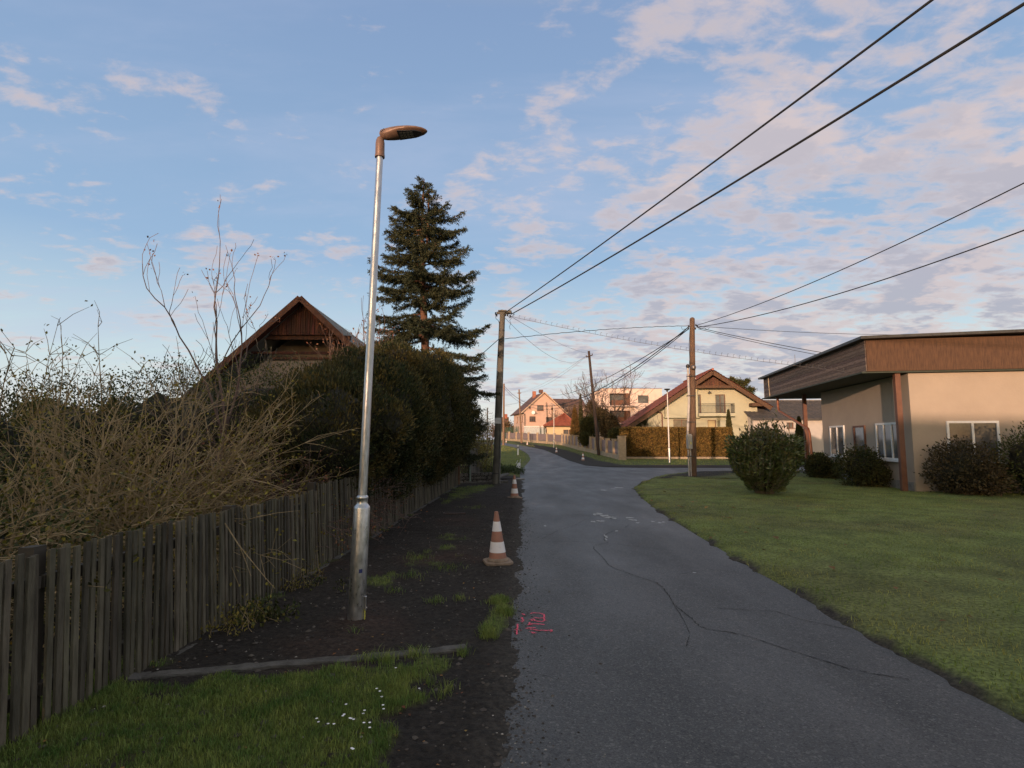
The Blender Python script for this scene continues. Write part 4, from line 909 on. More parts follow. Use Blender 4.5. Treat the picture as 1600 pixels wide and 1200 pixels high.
# pillar fence along the far side
pil_px = [(972,719.5),(940,712.5),(905,706),(879,696),(855,693.5),(826,691),(807,688.5),(785,686.5)]
pil_Y = [45,53,64,79,86,93,99,106]
pillarm = M('split_face_block', (0.30,0.235,0.16), 0.9, (0.42,0.33,0.23), 5, bump=0.5, bscale=12)
panelm = M('grey_fence_board', (0.17,0.135,0.14), 0.8, (0.24,0.19,0.19), 3, stretch=(4,4,0.5))
corner = [P(u,v,Y) for (u,v),Y in zip(pil_px,pil_Y)]
pf = thing('pillar_fence', 'long fence of pale block pillars and grey boards on the far side of the road', 'fence', (corner[0].x,corner[0].y,gz(corner[0].y)))
def seg_points():
    out = []; 
    for a, b in zip(corner, corner[1:]):
        L_ = math.hypot(b.x-a.x, b.y-a.y); k = max(1, round(L_/ (2.35 if a.y < 60 else 3.0)))
        for i in range(k): out.append(a.lerp(b, i/k))
    out.append(corner[-1]); return out
sp_pts = seg_points()
for i, p in enumerate(sp_pts):
    zb = gz(p.y); big = i == 0
    m = MB(); w = 0.62 if big else 0.36; hh = 1.95 if big else 1.65
    m.box((p.x,p.y,zb+hh/2-0.1),(w,0.4,hh+0.2)); o = B(m, 'pillar', pillarm, pf, bevel=0.01)
    m = MB(); m.box((p.x,p.y,zb+hh+0.03),(w+0.08,0.48,0.06)); B(m, 'cap', pillarm, o, bevel=0.01)
    if i+1 < len(sp_pts):
        q = sp_pts[i+1]; zq = gz(q.y); d = (q-p); d.z = 0; L_ = d.length; d.normalize(); a = p+d*0.2; b = q-d*0.2
        m = MB(); m.bar((a.x,a.y,zb+0.12),(b.x,b.y,zq+0.12),0.3,0.62); B(m, 'plinth', pillarm, pf)
        m = MB(); nb = 14; 
        for j in range(nb):
            s0 = a.lerp(b,(j+0.04)/nb); s1 = a.lerp(b,(j+0.96)/nb); z0 = lerp(zb,zq,j/nb)+0.50; z1_ = z0+1.02+0.0
            pr = Vector((-d.y,d.x,0))*0.015
            m.prism([(s0.x+pr.x,s0.y+pr.y,z0),(s1.x+pr.x,s1.y+pr.y,z0),(s1.x+pr.x,s1.y+pr.y,z1_),(s0.x+pr.x,s0.y+pr.y,z1_)], -2*pr)
        B(m, 'board_panel', panelm, pf)
# taller boarded gate at the left end
m = MB()
# green wire fence and pale sheet wall behind
a = P(783,676,104); b = P(812,673,104); t = thing('wire_fence', 'green wire mesh fence behind the left end of the pillar fence', 'fence', (a.x,a.y,1.5))
m = MB(); 
for i in range(12): q = a.lerp(b,i/11); m.tube([(q.x,q.y,1.5),(q.x,q.y,q.z+0.9)],0.04,5)
B(m,'posts',M('green_metal',(0.03,0.09,0.06),0.6),t)
m = MB()
for i in range(26): q = a.lerp(b,i/25); m.tube([(q.x,q.y+0.05,1.5),(q.x,q.y+0.05,q.z+0.8)],0.02,4)
for k in range(7): m.tube([(a.x,a.y+0.05,2.2+k*0.25),(b.x,b.y+0.05,2.2+k*0.25)],0.02,4)
B(m,'mesh',M('green_metal'  ,(0,0,0)),t)
a = P(819,675,97); b = P(854,676,97); t = thing('sheet_wall', 'pale blue-grey metal sheet wall with white rail in front of the orange house', 'wall', (a.x,a.y,1.3))
m = MB(); k = 40
for i in range(k): q = a.lerp(b,i/k); q2 = a.lerp(b,(i+0.5)/k); m.box(((q.x+q2.x)/2,q.y,(1.2+q.z)/2+0.45),((q2-q).length*1.9,0.04 if i%2 else 0.08,q.z-1.2+0.9))
B(m,'sheet',M('pale_blue_sheet',(0.36,0.40,0.41),0.5),t)
m = MB(); m.box(((a.x+b.x)/2,a.y-0.06,a.z+0.98),((b.x-a.x)+0.1,0.1,0.12)); B(m,'top_rail',whitep,t)

# ============================================================ BUILDINGS
def plaster(name, c): return M(name, c, 0.9, tuple(min(1,q*1.10) for q in c), 1.2, bump=0.3, bscale=18)
tile_red = M('red_clay_tile', (0.22,0.062,0.040), 0.75, (0.34,0.11,0.065), 2.5, bump=0.2)
tile_brown = M('brown_tile', (0.10,0.055,0.045), 0.8, (0.15,0.08,0.065), 2.5)
tile_grey = M('dark_grey_tile', (0.05,0.05,0.055), 0.8, (0.09,0.085,0.085), 2.5)
dark_board = M('dark_brown_board', (0.060,0.028,0.018), 0.8, (0.11,0.05,0.03), 5, bump=0.3, stretch=(5,5,0.6), island=0.3)
brown_frame = M('brown_frame', (0.12,0.05,0.03), 0.6, (0.16,0.07,0.04), 5)
curtain = M('net_curtain', (0.30,0.28,0.27), 0.9, (0.45,0.43,0.42), 9, stretch=(6,6,0.3))
dark_room = M('room_dark', (0.02,0.018,0.016), 0.9)

def wall_holes(mb, o, xdir, pts2, holes, thick, mi=0):
    """vertical wall: o origin, xdir unit vector; pts2 outline [(s,z)], holes [(s0,z0,s1,z1)], reveals go inward"""
    o = Vector(o); X = Vector(xdir); Z = Vector((0,0,1)); Nn = X.cross(Z)      # outward normal for xdir=+x is -y
    loops = [[Vector((s,z,0)) for s,z in pts2]]
    for h in holes: loops.append([Vector((h[0],h[1],0)),Vector((h[0],h[3],0)),Vector((h[2],h[3],0)),Vector((h[2],h[1],0))])
    flat = [p for l in loops for p in l]; tris = tessellate_polygon(loops)
    mb.add([o+X*p.x+Z*p.y for p in flat], [tuple(t) for t in tris], mi)
    for h in holes:
        c = [(h[0],h[1]),(h[2],h[1]),(h[2],h[3]),(h[0],h[3])]
        for i in range(4):
            a, b = c[i], c[(i+1)%4]
            mb.add([o+X*a[0]+Z*a[1], o+X*b[0]+Z*b[1], o+X*b[0]+Z*b[1]-Nn*thick, o+X*a[0]+Z*a[1]-Nn*thick], [(0,1,2,3)], mi)
def window(root, o, xdir, h, frame_m, name='window', panes=2, depth=0.12, sill=True, cur=0.6, trans=True, fw=0.07, panem=None):
    o = Vector(o); X = Vector(xdir); Z = Vector((0,0,1)); Nn = X.cross(Z); s0,z0,s1,z1_ = h
    rot = Matrix((X,-Nn,Z)).transposed()
    cc = lambda s, z, d: o+X*s+Z*z-Nn*d
    w = s1-s0; H = z1_-z0; m = MB()
    m.box(cc(s0+fw/2,(z0+z1_)/2,depth),(fw,0.06,H),rot=rot); m.box(cc(s1-fw/2,(z0+z1_)/2,depth),(fw,0.06,H),rot=rot)
    m.box(cc((s0+s1)/2,z0+fw/2,depth),(w-2*fw,0.06,fw),rot=rot); m.box(cc((s0+s1)/2,z1_-fw/2,depth),(w-2*fw,0.06,fw),rot=rot)
    for i in range(1, panes): m.box(cc(s0+w*i/panes,(z0+z1_)/2,depth),(fw*0.9,0.058,H-2*fw),rot=rot)
    f = m.build(name, frame_m, root)
    m = MB(); m.box(cc((s0+s1)/2,(z0+z1_)/2,depth+0.012),(w-0.02,0.012,H-0.02),rot=rot); m.build('pane', panem or glass, f)
    if cur:
        pass
    if sill:
        m = MB(); m.box(cc((s0+s1)/2,z0-0.03,-0.03),(w+0.14,0.22,0.045),rot=rot); m.build('sill', frame_m, f)
    return f
def tile_slope(mb, e0, e1, r0, r1, nrm, courses, cols, lift=0.05, wave=0.03):
    """courses of tiles between eave e0-e1 and ridge r0-r1"""
    e0,e1,r0,r1,nrm = map(Vector,(e0,e1,r0,r1,nrm)); cols2 = cols*4
    for c in range(courses):
        t0, t1 = c/courses, (c+1)/courses; vs = []
        for t, k in ((t0, lift), (t1, 0.0)):
            a = e0.lerp(r0,t); b = e1.lerp(r1,t)
            for i in range(cols2+1):
                wv = wave*abs(math.sin(PI*i/4)); vs.append(a.lerp(b,i/cols2)+nrm*(k+wv))
        fs = [(i,i+1,cols2+2+i,cols2+1+i) for i in range(cols2)]
        o = len(vs); a = e0.lerp(r0,t0); b = e1.lerp(r1,t0)
        for i in range(cols2+1): vs.append(a.lerp(b,i/cols2)-nrm*0.0)
        fs += [(o+i,o+i+1,i+1,i) for i in range(cols2)]
        mb.add(vs, fs)
def slab(mb, e0, e1, r0, r1, nrm, t=0.14, mi=0):
    e0,e1,r0,r1,nrm = map(Vector,(e0,e1,r0,r1,nrm)); mb.prism([e0,e1,r1,r0], -nrm*t, mi)

# ---- orange gable house far down the road (front gable faces the camera, turned a little)
Y0 = 100; k100 = Y0/F*1.0
hb = P(818,640,Y0); hb2 = P(882,640,Y0); zb = gz(Y0)
W = 7.6; eave = 5.45; ridge = 5.45+3.35
h1 = thing('gable_house', 'large orange plastered house with steep gable and brown rear wing far down the road', 'house', (hb.x, Y0, zb), R(11))
org = plaster('orange_plaster', (0.52,0.37,0.30)); m = MB()
holes = [(2.55,5.55,3.75,6.55),(1.05,5.85,1.35,6.2),(5.2,5.75,5.5,6.1),(1.1,3.55,2.25,4.5),(4.2,3.45,5.35,4.4)]
wall_holes(m, (0,0,0), (1,0,0), [(0,-1.0),(W,-1.0),(W,eave),(W/2,ridge),(0,eave)], holes, 0.25)
wall_holes(m, (0,9,0), (0,-1,0), [(0,-1),(9,-1),(9,eave),(0,eave)], [(3,3.5,4,4.6),(6.5,1.0,7.2,2.0),(8,1.0,8.4,2.0),(7.4,3.5,8.3,4.6)], 0.25)
m.box((W/2,4.6,eave/2-0.7),(W-0.6,8.4,eave+0.2)); m.build('wall', org, h1)
for h in holes: window(h1, (0,0,0), (1,0,0), h, brown_frame, panes=3 if h[2]-h[0] > 0.8 else 1, fw=0.06)
for h in [(3,3.5,4,4.6),(6.5,1.0,7.2,2.0),(8,1.0,8.4,2.0),(7.4,3.5,8.3,4.6)]: window(h1, (0,9,0), (0,-1,0), h, brown_frame, panes=1)
sl = math.atan2(ridge-eave, W/2); nl = Vector((-math.sin(sl),0,math.cos(sl))); nr = Vector((math.sin(sl),0,math.cos(sl))); ov = 0.55
el = Vector((-ov*math.cos(sl)*1.2,0,eave-ov*math.sin(sl)*1.2)); er = Vector((W-el.x,0,el.z)); rr = Vector((W/2,0,ridge))
m = MB()
for e_, n_ in ((el,nl),(er,nr)):
    A = e_+Vector((0,-0.35,0))+n_*0.12; Bq = e_+Vector((0,9.4,0))+n_*0.12; Cq = rr+Vector((0,-0.35,0.12)); D = rr+Vector((0,9.4,0.12)); slab(m, A, Bq, Cq, D, n_, 0.16)
ro = m.build('roof', tile_brown, h1)
for e_, n_ in ((el,nl),(er,nr)):
    m = MB(); m.bar(e_+Vector((0,-0.37,0.06)), rr+Vector((0,-0.37,0.10)), 0.05, 0.20); m.build('verge_board', M('pale_verge',(0.40,0.30,0.22),0.8), ro)
m = MB(); m.box((W/2-0.75,4.5,ridge+0.0),(0.6,0.6,1.3)); m.build('chimney', M('brick',(0.30,0.12,0.08),0.9,(0.40,0.18,0.12),8), ro)
m = MB(); m.box((W/2-0.3,1.0,ridge+0.35),(0.7,0.6,0.6)); m.build('chimney', tile_brown, ro)
# rear wing with ridge across
m = MB(); m.box((10.4,15.2,3.0),(11.0,7.5,8.0)); m.build('rear_wing', org, h1)
m = MB(); A=(4.6,11.2,6.2); Bq=(16.2,11.2,6.2); Cq=(4.6,15.2,8.9); D=(16.2,15.2,8.9); slab(m,A,Bq,Cq,D,(0,-0.6,0.8)); slab(m,(4.6,19.2,6.2),(16.2,19.2,6.2),(4.6,15.2,8.92),(16.2,15.2,8.92),(0,0.6,0.8)); m.build('rear_roof', tile_brown, h1)
m = MB(); m.tube([(-0.25,-0.2,eave-0.35),(0.15,-0.2,eave-0.6),(0.2,-0.12,eave-1.0),(0.2,-0.12,-0.5)],0.07,8); m.tube([(-0.3,-0.3,eave-0.4),(-0.3,11.2,eave-0.4)],0.09,8); m.build('downpipe', steel, h1)
m = MB(); m.lathe([(0.05,0),(0.25,0.05),(0.33,0.13)],14,(0,0,0)); d_ = m.build('satellite_dish', whitep, h1, smooth=True); d_.location = (1.75,-0.35,5.15); d_.rotation_euler = (R(80),0,R(-20))
m = MB(); m.box((0.35,-0.15,0.0),(0.8,0.05,0.06)); m.build('dish_arm', steel, d_)

# ---- small bungalow with hipped red tile roof
hb = P(855,690,92); zb = gz(92)
Wb, Db, eb, hpk = 4.4, 4.6, 2.95, 4.85
lx0 = P(854.5,668,92).x; lx1 = P(899,668,92).x; 
h2 = thing('bungalow', 'small cream outbuilding with hipped red tile roof in front of the orange house', 'bungalow', (lx0, 92, zb), R(-4))
Wb = lx1-lx0; m = MB(); hh = [(Wb-2.0,1.15,Wb-1.15,2.15),(Wb-1.1,1.15,Wb-0.4,2.15)]
cream = plaster('cream_plaster', (0.55,0.44,0.27)); wall_holes(m, (0,0,0), (1,0,0), [(0,-0.6),(Wb,-0.6),(Wb,eb),(0,eb)], hh, 0.2); m.box((Wb/2,Db/2+0.2,eb/2-0.3),(Wb-0.02,Db-0.42,eb+0.6)); m.build('wall', cream, h2)
for h in hh: window(h2, (0,0,0), (1,0,0), h, brown_frame, panes=1)
for s in (0.85,1.45): 
    m = MB(); m.box((s+0.4,-0.03,1.3),(0.08,0.06,2.7)); m.build('pilaster', cream, h2)
o_ = 0.55; m = MB(); pk = Vector((Wb/2+0.6,Db/2,hpk)); c4 = [Vector((-o_,-o_,eb-0.15)),Vector((Wb+o_,-o_,eb-0.15)),Vector((Wb+o_,Db+o_,eb-0.15)),Vector((-o_,Db+o_,eb-0.15))]
for i in range(4):
    a, b = c4[i], c4[(i+1)%4]; nn = (b-a).cross(pk-a).normalized(); tile_slope(m, a, b, pk, pk, nn, 10, 22, 0.06, 0.05)
r2 = m.build('roof', tile_red, h2)
m = MB(); m.box((Wb/2,Db/2,eb-0.22),(Wb+2*o_-0.06,Db+2*o_-0.06,0.22)); m.build('fascia', dark_board, r2)
for i in range(4):
    m = MB(); m.tube([c4[i]+Vector((0,0,0.05)), pk+Vector((0,0,0.08))], 0.10, 8); m.build('hip_ridge', tile_red, r2)
m = MB(); m.tube([(-0.5,-0.6,eb-0.3),(-0.15,-0.3,eb-0.55),(-0.12,-0.1,eb-0.7),(-0.12,-0.1,-0.5)],0.06,8); m.build('downpipe', dark_board, h2)

# ---- white modern block behind the walnut
Ym = 86; x0 = P(940,640,Ym).x; x1 = P(1036.5,640,Ym).x; zt = P(1000,607,Ym).z; zb = gz(Ym); Wm = x1-x0; H = zt-zb; kx = Ym/F
h3 = thing('modern_house', 'white flat-roofed modern house with terraces behind the bare walnut tree', 'house', (x0,Ym,zb), R(3))
def pz(v): return P(1000,v,Ym).z-zb
def pxx(u): return P(u,640,Ym).x-x0
holes = [(pxx(998),pz(629.5),pxx(1015),pz(617.5)),(pxx(998),pz(653),pxx(1012),pz(641.5)),(pxx(953),pz(634),pxx(985.5),pz(614.5)),(pxx(953),pz(661),pxx(985.5),pz(641.5))]
m = MB(); wm = plaster('pink_white_plaster', (0.66,0.53,0.47)); wall_holes(m,(0,0,0),(1,0,0),[(0,-1),(Wm,-1),(Wm,H),(0,H)],holes,1.6)
m.add([(0,0,H),(Wm,0,H),(Wm,9,H),(0,9,H),(0,9,-1),(Wm,9,-1),(0,0,-1),(Wm,0,-1)],[(0,1,2,3),(0,3,4,6),(1,7,5,2),(3,2,5,4)]); m.build('wall', wm, h3)
for i, h in enumerate(holes[:2]): window(h3,(0,0,0),(1,0,0),h,M('grey_frame',(0.05,0.05,0.055),0.5),panes=2,depth=0.25,sill=False)
for h in holes[2:]:
    window(h3,(0,1.5,0),(1,0,0),h,M('grey_frame',(0,0,0)),name='terrace_door',panes=4,depth=0.0,sill=False)
    m = MB(); m.box(((h[0]+h[2])/2+0.0,-0.45,h[1]-0.06),(h[2]-h[0]+1.6,1.0,0.14)); m.build('balcony_slab', wm, h3)
    m = MB(); m.box((h[2]-0.30,0.75,(h[1]+h[3])/2),(0.6,1.45,h[3]-h[1]-0.02)); m.box((h[0]+1.6,1.3,h[1]+0.5),(2.0,0.06,0.95)); m.build('timber_screen', brown_frame, h3)
m = MB(); m.lathe([(1.1,-1),(1.1,H-0.9),(0.9,H-0.4),(0.2,H-0.2)],24,(-0.2,1.3,0)); m.build('round_bay', wm, h3, smooth=True)
m = MB(); m.box((Wm/2,0.5,H+0.03),(Wm+0.08,1.1,0.05)); m.box((Wm*0.45,2.5,H+0.18),(1.4,1.0,0.35)); m.build('parapet_cap', M('grey_frame',(0,0,0)), h3)

# ---- yellow house with balcony behind the hedge
Yy = 60; zb = gz(Yy); kx = Yy/F
yx0 = P(1012,640,Yy).x; yx1 = P(1178.5,640,Yy).x; Wy = yx1-yx0
h4 = thing('balcony_house', 'yellow plastered house with red tile gable roof and balcony behind the clipped hedge', 'house', (yx0,Yy,zb), R(-4))
zz = lambda v: P(1100,v,Yy).z-zb; xx = lambda u: P(u,640,Yy).x-yx0
pkx = xx(1108.5); pkz = zz(580); elz = zz(655.5)-0.1; erz = zz(625)-0.5
# slopes from the photograph's verges: left long slope and right slope
aL = math.atan2(zz(580)-zz(664), pkx-xx(979)); aR = math.atan2(zz(580)-zz(634), xx(1192)-pkx)
def zl(x): return pkz-0.35-(pkx-x)*math.tan(aL)
def zr(x): return pkz-0.35-(x-pkx)*math.tan(aR)
yel = plaster('yellow_plaster', (0.40,0.40,0.30)); grn = yel
holes = [(xx(1116),zz(646.5),xx(1131),zz(617)),(xx(1088.5),zz(646.5),xx(1094),zz(617)),(xx(1103),zz(676),xx(1115.5),zz(656.5)),(xx(1051),zz(676),xx(1077),zz(655.5))]
m = MB(); wall_holes(m,(0,0,0),(1,0,0),[(0,-1),(Wy,-1),(Wy,zr(Wy)),(pkx,pkz-0.35),(0,zl(0))],holes,0.22)
D4 = 11.0; m.add([(0,0,-1),(0,D4,-1),(0,D4,zl(0)),(0,0,zl(0)),(Wy,0,-1),(Wy,D4,-1),(Wy,D4,zr(Wy)),(Wy,0,zr(Wy)),(pkx,D4,pkz-.35)],[(0,3,2,1),(4,5,6,7),(1,2,8,6,5)])
m.build('wall', yel, h4)
window(h4,(0,0,0),(1,0,0),holes[0],brown_frame,name='balcony_door',panes=2,sill=False,depth=0.16); window(h4,(0,0,0),(1,0,0),holes[1],brown_frame,name='balcony_door',panes=1,sill=False,depth=0.16)
window(h4,(0,0,0),(1,0,0),holes[2],brown_frame,panes=1,depth=0.1,panem=M('painted_reflection_glass',(0.35,0.30,0.18),0.08,(0.42,0.36,0.22),2,spec=1.0)); window(h4,(0,0,0),(1,0,0),holes[3],brown_frame,panes=2,depth=0.16)  # first pane's warm base colour paints in a sunset reflection
# bays: projecting upper block at left, balcony slab with bay below it
m = MB(); a0, a1_ = xx(1037.5), xx(1087); zbot, ztop = zz(651.5), zl(xx(1037.5))
m.prism([(a0,-0.001,zbot),(a1_,-0.001,zbot),(a1_,-0.001,zl(a1_)-0.12),(a0,-0.001,zl(a0)-0.12)], (0,-0.55,0)); m.build('bay_wall', yel, h4)
m = MB(); m.box(((a0+a1_)/2,-0.34,zbot-0.07),(a1_-a0+0.24,0.78,0.12)); m.build('ledge', yel, h4)
m = MB(); m.box(((xx(1086)+xx(1139))/2,-0.62,zz(649)),(xx(1139)-xx(1086),1.25,0.32)); m.build('balcony_slab', yel, h4)
m = MB(); m.box(((xx(1118)+xx(1131))/2,-0.45,zz(665)-0.3),(xx(1131)-xx(1118),0.88,zz(653)-zz(677))); m.build('bay_wall', yel, h4)
m = MB(); bx0, bx1, bz0, bz1 = xx(1087), xx(1139), zz(647), zz(632.5)
for s_, t_ in (((bx0,-1.2),(bx1,-1.2)),((bx1,-1.2),(bx1,-0.03))):
    L_ = math.hypot(s_[0]-t_[0], s_[1]-t_[1]); n = int(L_/0.13)
    for i in range(n+1): x_, y_ = lerp(s_[0],t_[0],i/n), lerp(s_[1],t_[1],i/n); m.tube([(x_,y_,bz0+0.05),(x_,y_,bz1)],0.012,4)
    m.tube([(s_[0],s_[1],bz1),(t_[0],t_[1],bz1)],0.03,6); m.tube([(s_[0],s_[1],bz0+0.08),(t_[0],t_[1],bz0+0.08)],0.022,6)
m.build('railing', steel, h4)
# timber gable: boarded triangle, beam, and big overhang
bz = zz(606.5); OV = 1.15
tri = lambda z, e=0: ((pkx-(pkz-0.35-z)/math.tan(aL)+e), (pkx+(pkz-0.35-z)/math.tan(aR)-e))
l_, r_ = tri(bz+0.1); m = MB(); n = 34
for i in range(n):
    x_ = lerp(l_,r_,(i+0.03)/n); x2_ = lerp(l_,r_,(i+0.97)/n); t1 = min(zl(x_),zr(x_))-0.02; t2 = min(zl(x2_),zr(x2_))-0.02
    m.prism([(x_,-0.05,bz+0.1),(x2_,-0.05,bz+0.1),(x2_,-0.05,max(t2,bz+0.12)),(x_,-0.05,max(t1,bz+0.12))],(0,-0.04,0))
m.build('gable_boards', dark_board, h4)
m = MB(); m.box(((l_+r_)/2,-0.62,bz),(r_-l_+0.7,1.1,0.26)); m.build('tie_beam', dark_board, h4)
for s_ in (-1,1):
    m = MB(); m.box((pkx+s_*1.6,-0.11,bz+1.0+0.0),(0.18,0.05,0.18)); m.build('gable_vent', whitep, h4) if s_ < 0 else None
cl_, sl_ = math.cos(aL), math.sin(aL); cr_, sr_ = math.cos(aR), math.sin(aR)
nl = Vector((-sl_,0,cl_)); nr = Vector((sr_,0,cr_)); pk = Vector((pkx,0,pkz-0.35)); el = Vector((xx(979),0,zl(xx(979)))); er = Vector((xx(1193),0,zr(xx(1193))))
m = MB(); f_, b_ = Vector((0,-OV,0)), Vector((0,D4+0.6,0)); up = 0.02
slab(m, el+f_+nl*up, el+b_+nl*up, pk+f_+Vector((0,0,up)), pk+b_+Vector((0,0,up)), -nl, 0.20); slab(m, er+f_+nr*up, er+b_+nr*up, pk+f_+Vector((0,0,up)), pk+b_+Vector((0,0,up)), -nr, 0.20)
ro = m.build('roof', dark_board, h4)
m = MB(); tile_slope(m, el+f_+nl*.23+Vector((-.1,-.1,-.05)), el+b_+nl*.23, pk+f_+nl*.23+Vector((0,-.1,0.08)), pk+b_+nl*.23, nl, 26, 40, 0.05, 0.035); tile_slope(m, er+f_+nr*.23+Vector((.1,-.1,-.05)), er+b_+nr*.23, pk+f_+nr*.23+Vector((0,-.1,0.08)), pk+b_+nr*.23, nr, 22, 40, 0.05, 0.035)
m.tube([pk+f_+Vector((0,-.12,0.36)), pk+b_+Vector((0,0,0.36))],0.13,8); m.build('roof_tiles', tile_red, ro)
for e_ in (el, er):
    m = MB(); m.bar(e_+Vector((0,-OV-0.04,-0.02)), pk+Vector((0,-OV-0.04,0.02)), 0.07, 0.42); m.build('bargeboard', dark_board, ro)
m = MB(); e_ = er+Vector((-1.3,0,0.50)); m.box((er.x-1.15,-0.62,er.z+0.42),(1.5,1.0,0.35)); m.build('eave_box', dark_board, ro)
m = MB(); m.tube([el+Vector((-.1,-OV-.1,0.1)), el+Vector((-.1,D4,0.1))],0.08,8); m.tube([(xx(1022),-0.45,zz(640)),(xx(1026),-0.35,zz(643.5)),(xx(1032.5),-0.1,zz(645.5)),(xx(1033.5),-0.1,zz(648)),(xx(1033.5),-0.1,-0.5)],0.06,8); m.build('downpipe', M('copper_brown',(0.12,0.04,0.03),0.5), h4)
m = MB(); m.box((xx(1085)+0.6,4.0,pkz-0.6),(0.7,0.7,1.4)); m.build('chimney', tile_red, ro)
m = MB(); m.tube([(xx(1107),-0.12,zz(612)),(xx(1107),-0.35,zz(614))],0.05,6); m.box((xx(1106),-0.4,zz(614.5)),(0.32,0.2,0.16)); m.build('wall_lamp', steel, h4)

# ---- low dark-roofed house behind on the right
Yg = 58; zb = gz(Yg); gx0 = P(1176,640,Yg).x; 
h5 = thing('low_house', 'low white house with dark grey tiled roof behind the evergreen shrub at right', 'house', (gx0,Yg,zb), R(2))
zz5 = lambda v: P(1200,v,Yg).z-zb; xx5 = lambda u: P(u,640,Yg).x-gx0; W5 = 26
m = MB(); hh = [(xx5(1229),zz5(669),xx5(1240),zz5(660)),(xx5(1290),zz5(672),xx5(1303),zz5(658))]; wall_holes(m,(0,0,0),(1,0,0),[(0,-1),(W5,-1),(W5,zz5(654)),(0,zz5(654))],hh,0.2); m.add([(0,0,-1),(0,8,-1),(0,8,3),(0,0,zz5(654)),(0,4,4.6)],[(0,1,2,4,3)]); m.build('wall', plaster('old_white_plaster',(0.45,0.42,0.40)), h5)
for h in hh: window(h5,(0,0,0),(1,0,0),h,brown_frame,panes=2)
m = MB(); tile_slope(m,(-.4,-.5,zz5(654.5)),(W5,-.5,zz5(654.5)),(-.4,4,zz5(628)+0.3),(W5,4,zz5(628)+0.3),(0,-.45,.89),14,60,0.06,0.03); r5 = m.build('roof', tile_grey, h5)
m = MB(); m.tube([(-.4,4,zz5(628)+0.35),(W5,4,zz5(628)+0.35)],0.14,8); m.box((W5/2-0.2,-.52,zz5(655)-0.02),(W5+0.4,0.12,0.12)); m.build('ridge', tile_grey, r5)
t = thing('long_roof_barn', 'long low barn roof with pale ridge behind the dark-roofed house', 'barn', (P(1180,630,75).x,75,gz(75)))
m = MB(); m.box((14,4,1.7),(28,8,3.6)); m.build('wall', plaster('barn_wall',(0.35,0.28,0.24)), t)
m = MB(); zt = P(1200,623.5,75).z-gz(75); slab(m,(-.5,-.5,3.1),(29,-.5,3.1),(-.5,4,zt),(29,4,zt),(0,-.4,.9)); slab(m,(-.5,8.5,3.1),(29,8.5,3.1),(-.5,4,zt+.02),(29,4,zt+.02),(0,.4,.9)); o = m.build('roof', tile_brown, t); m = MB(); m.tube([(-.5,4,zt+.05),(29,4,zt+.05)],0.14,8); m.build('ridge', M('pale_ridge',(0.4,0.36,0.33),0.8), o)

# ---- timber-clad upper storey at the right edge
boards = M('weathered_cladding', (0.085,0.06,0.05), 0.85, (0.17,0.125,0.105), 7, island=0.35, bump=0.4, stretch=(0.5,0.5,5))
c0 = P(1196,622,30); zbot = c0.z; ztop = P(1196,592,30).z; c1 = P(1250,610,24.6); 
dirv = Vector((c1.x-c0.x, c1.y-c0.y, 0)); dirv.normalize(); c1 = c0+dirv*14
h6 = thing('clad_house', 'house with grey-brown timber-clad overhanging upper storey and copper downpipe at the right edge', 'house', (c0.x,c0.y,0), math.atan2(dirv.y,dirv.x))
LL = 12.0; m = MB(); nb = 9; hb_ = (ztop-zbot)
for i in range(nb):
    z0 = zbot+hb_*i/nb; m.box((LL/2,-0.02-0.004*(i%2),z0+hb_/nb/2),(LL,0.03,hb_/nb*0.94))
    m.box((-0.02-0.004*(i%2),2.4,z0+hb_/nb/2),(0.03,4.9,hb_/nb*0.94))
m.build('cladding', boards, h6)
m = MB(); m.box((LL/2+0.01,2.5,(zbot+ztop)/2),(LL-0.02,4.98,hb_)); m.build('storey_core', dark_board, h6)
m = MB(); m.box((LL/2-0.1,2.4,zbot-0.03),(LL+0.1,5.1,0.05)); m.build('soffit', M('dark_green_soffit',(0.035,0.045,0.035),0.8), h6)
m = MB(); m.prism([(-0.35,-0.25,ztop),(LL+.3,-0.25,ztop),(LL+.3,5.2,ztop+0.08),(-0.35,5.2,ztop+0.08)],(0,0,0.09)); m.build('roof', steel, h6)
m = MB(); m.box((8.0,3.1,zbot/2-0.06),(7.6,3.6,zbot-0.03)); m.build('wall', plaster('beige_plaster',(0.36,0.30,0.24)), h6)
window(h6,(4.2,1.3,0),(1,0,0),(0.9,1.0,2.4,2.3),whitep,panes=2,depth=-0.02)
window(h6,(4.2,1.3,0),(1,0,0),(5.2,1.0,6.9,2.3),whitep,panes=3,depth=-0.02)
window(h6,(4.2,1.3,0),(1,0,0),(3.3,0.15,4.3,2.25),brown_frame,name='door',panes=1,depth=-0.02,sill=False)
m = MB(); m.box((8.0,1.27,0.1),(7.66,0.05,0.45)); m.build('plinth', concrete, h6)
copper = M('copper_pipe', (0.30,0.12,0.07), 0.4, (0.40,0.17,0.10), 6, metallic=0.6)
q0 = Vector((1.1,0.3,zbot)); m = MB(); m.tube([q0, q0+Vector((0,0,-0.55)), q0+Vector((0.15,0,-0.78)), q0+Vector((3.6,0.2,-1.75)), q0+Vector((3.75,0.2,-1.95)), q0+Vector((3.75,0.3,-zbot+0.0))],0.065,10); m.build('downpipe', copper, h6, smooth=True)
m = MB(); m.tube([(0.9,-0.06,ztop),(1.0,-0.06,zbot+0.3),(1.05,-0.06,zbot)],0.02,6); m.build('cable', M('pale_cable',(0.35,0.30,0.22),0.6), h6)
for s_ in (2.9,11.7):
    m = MB(); m.box((s_,1.0,zbot/2),(0.16,0.16,zbot-0.02)); m.build('post', brown_frame, h6)
m = MB(); m.tube([(0.3,1.5,ztop+0.3),(0.3,1.5,ztop+1.25)],0.012,5); m.build('aerial', steel, h6)

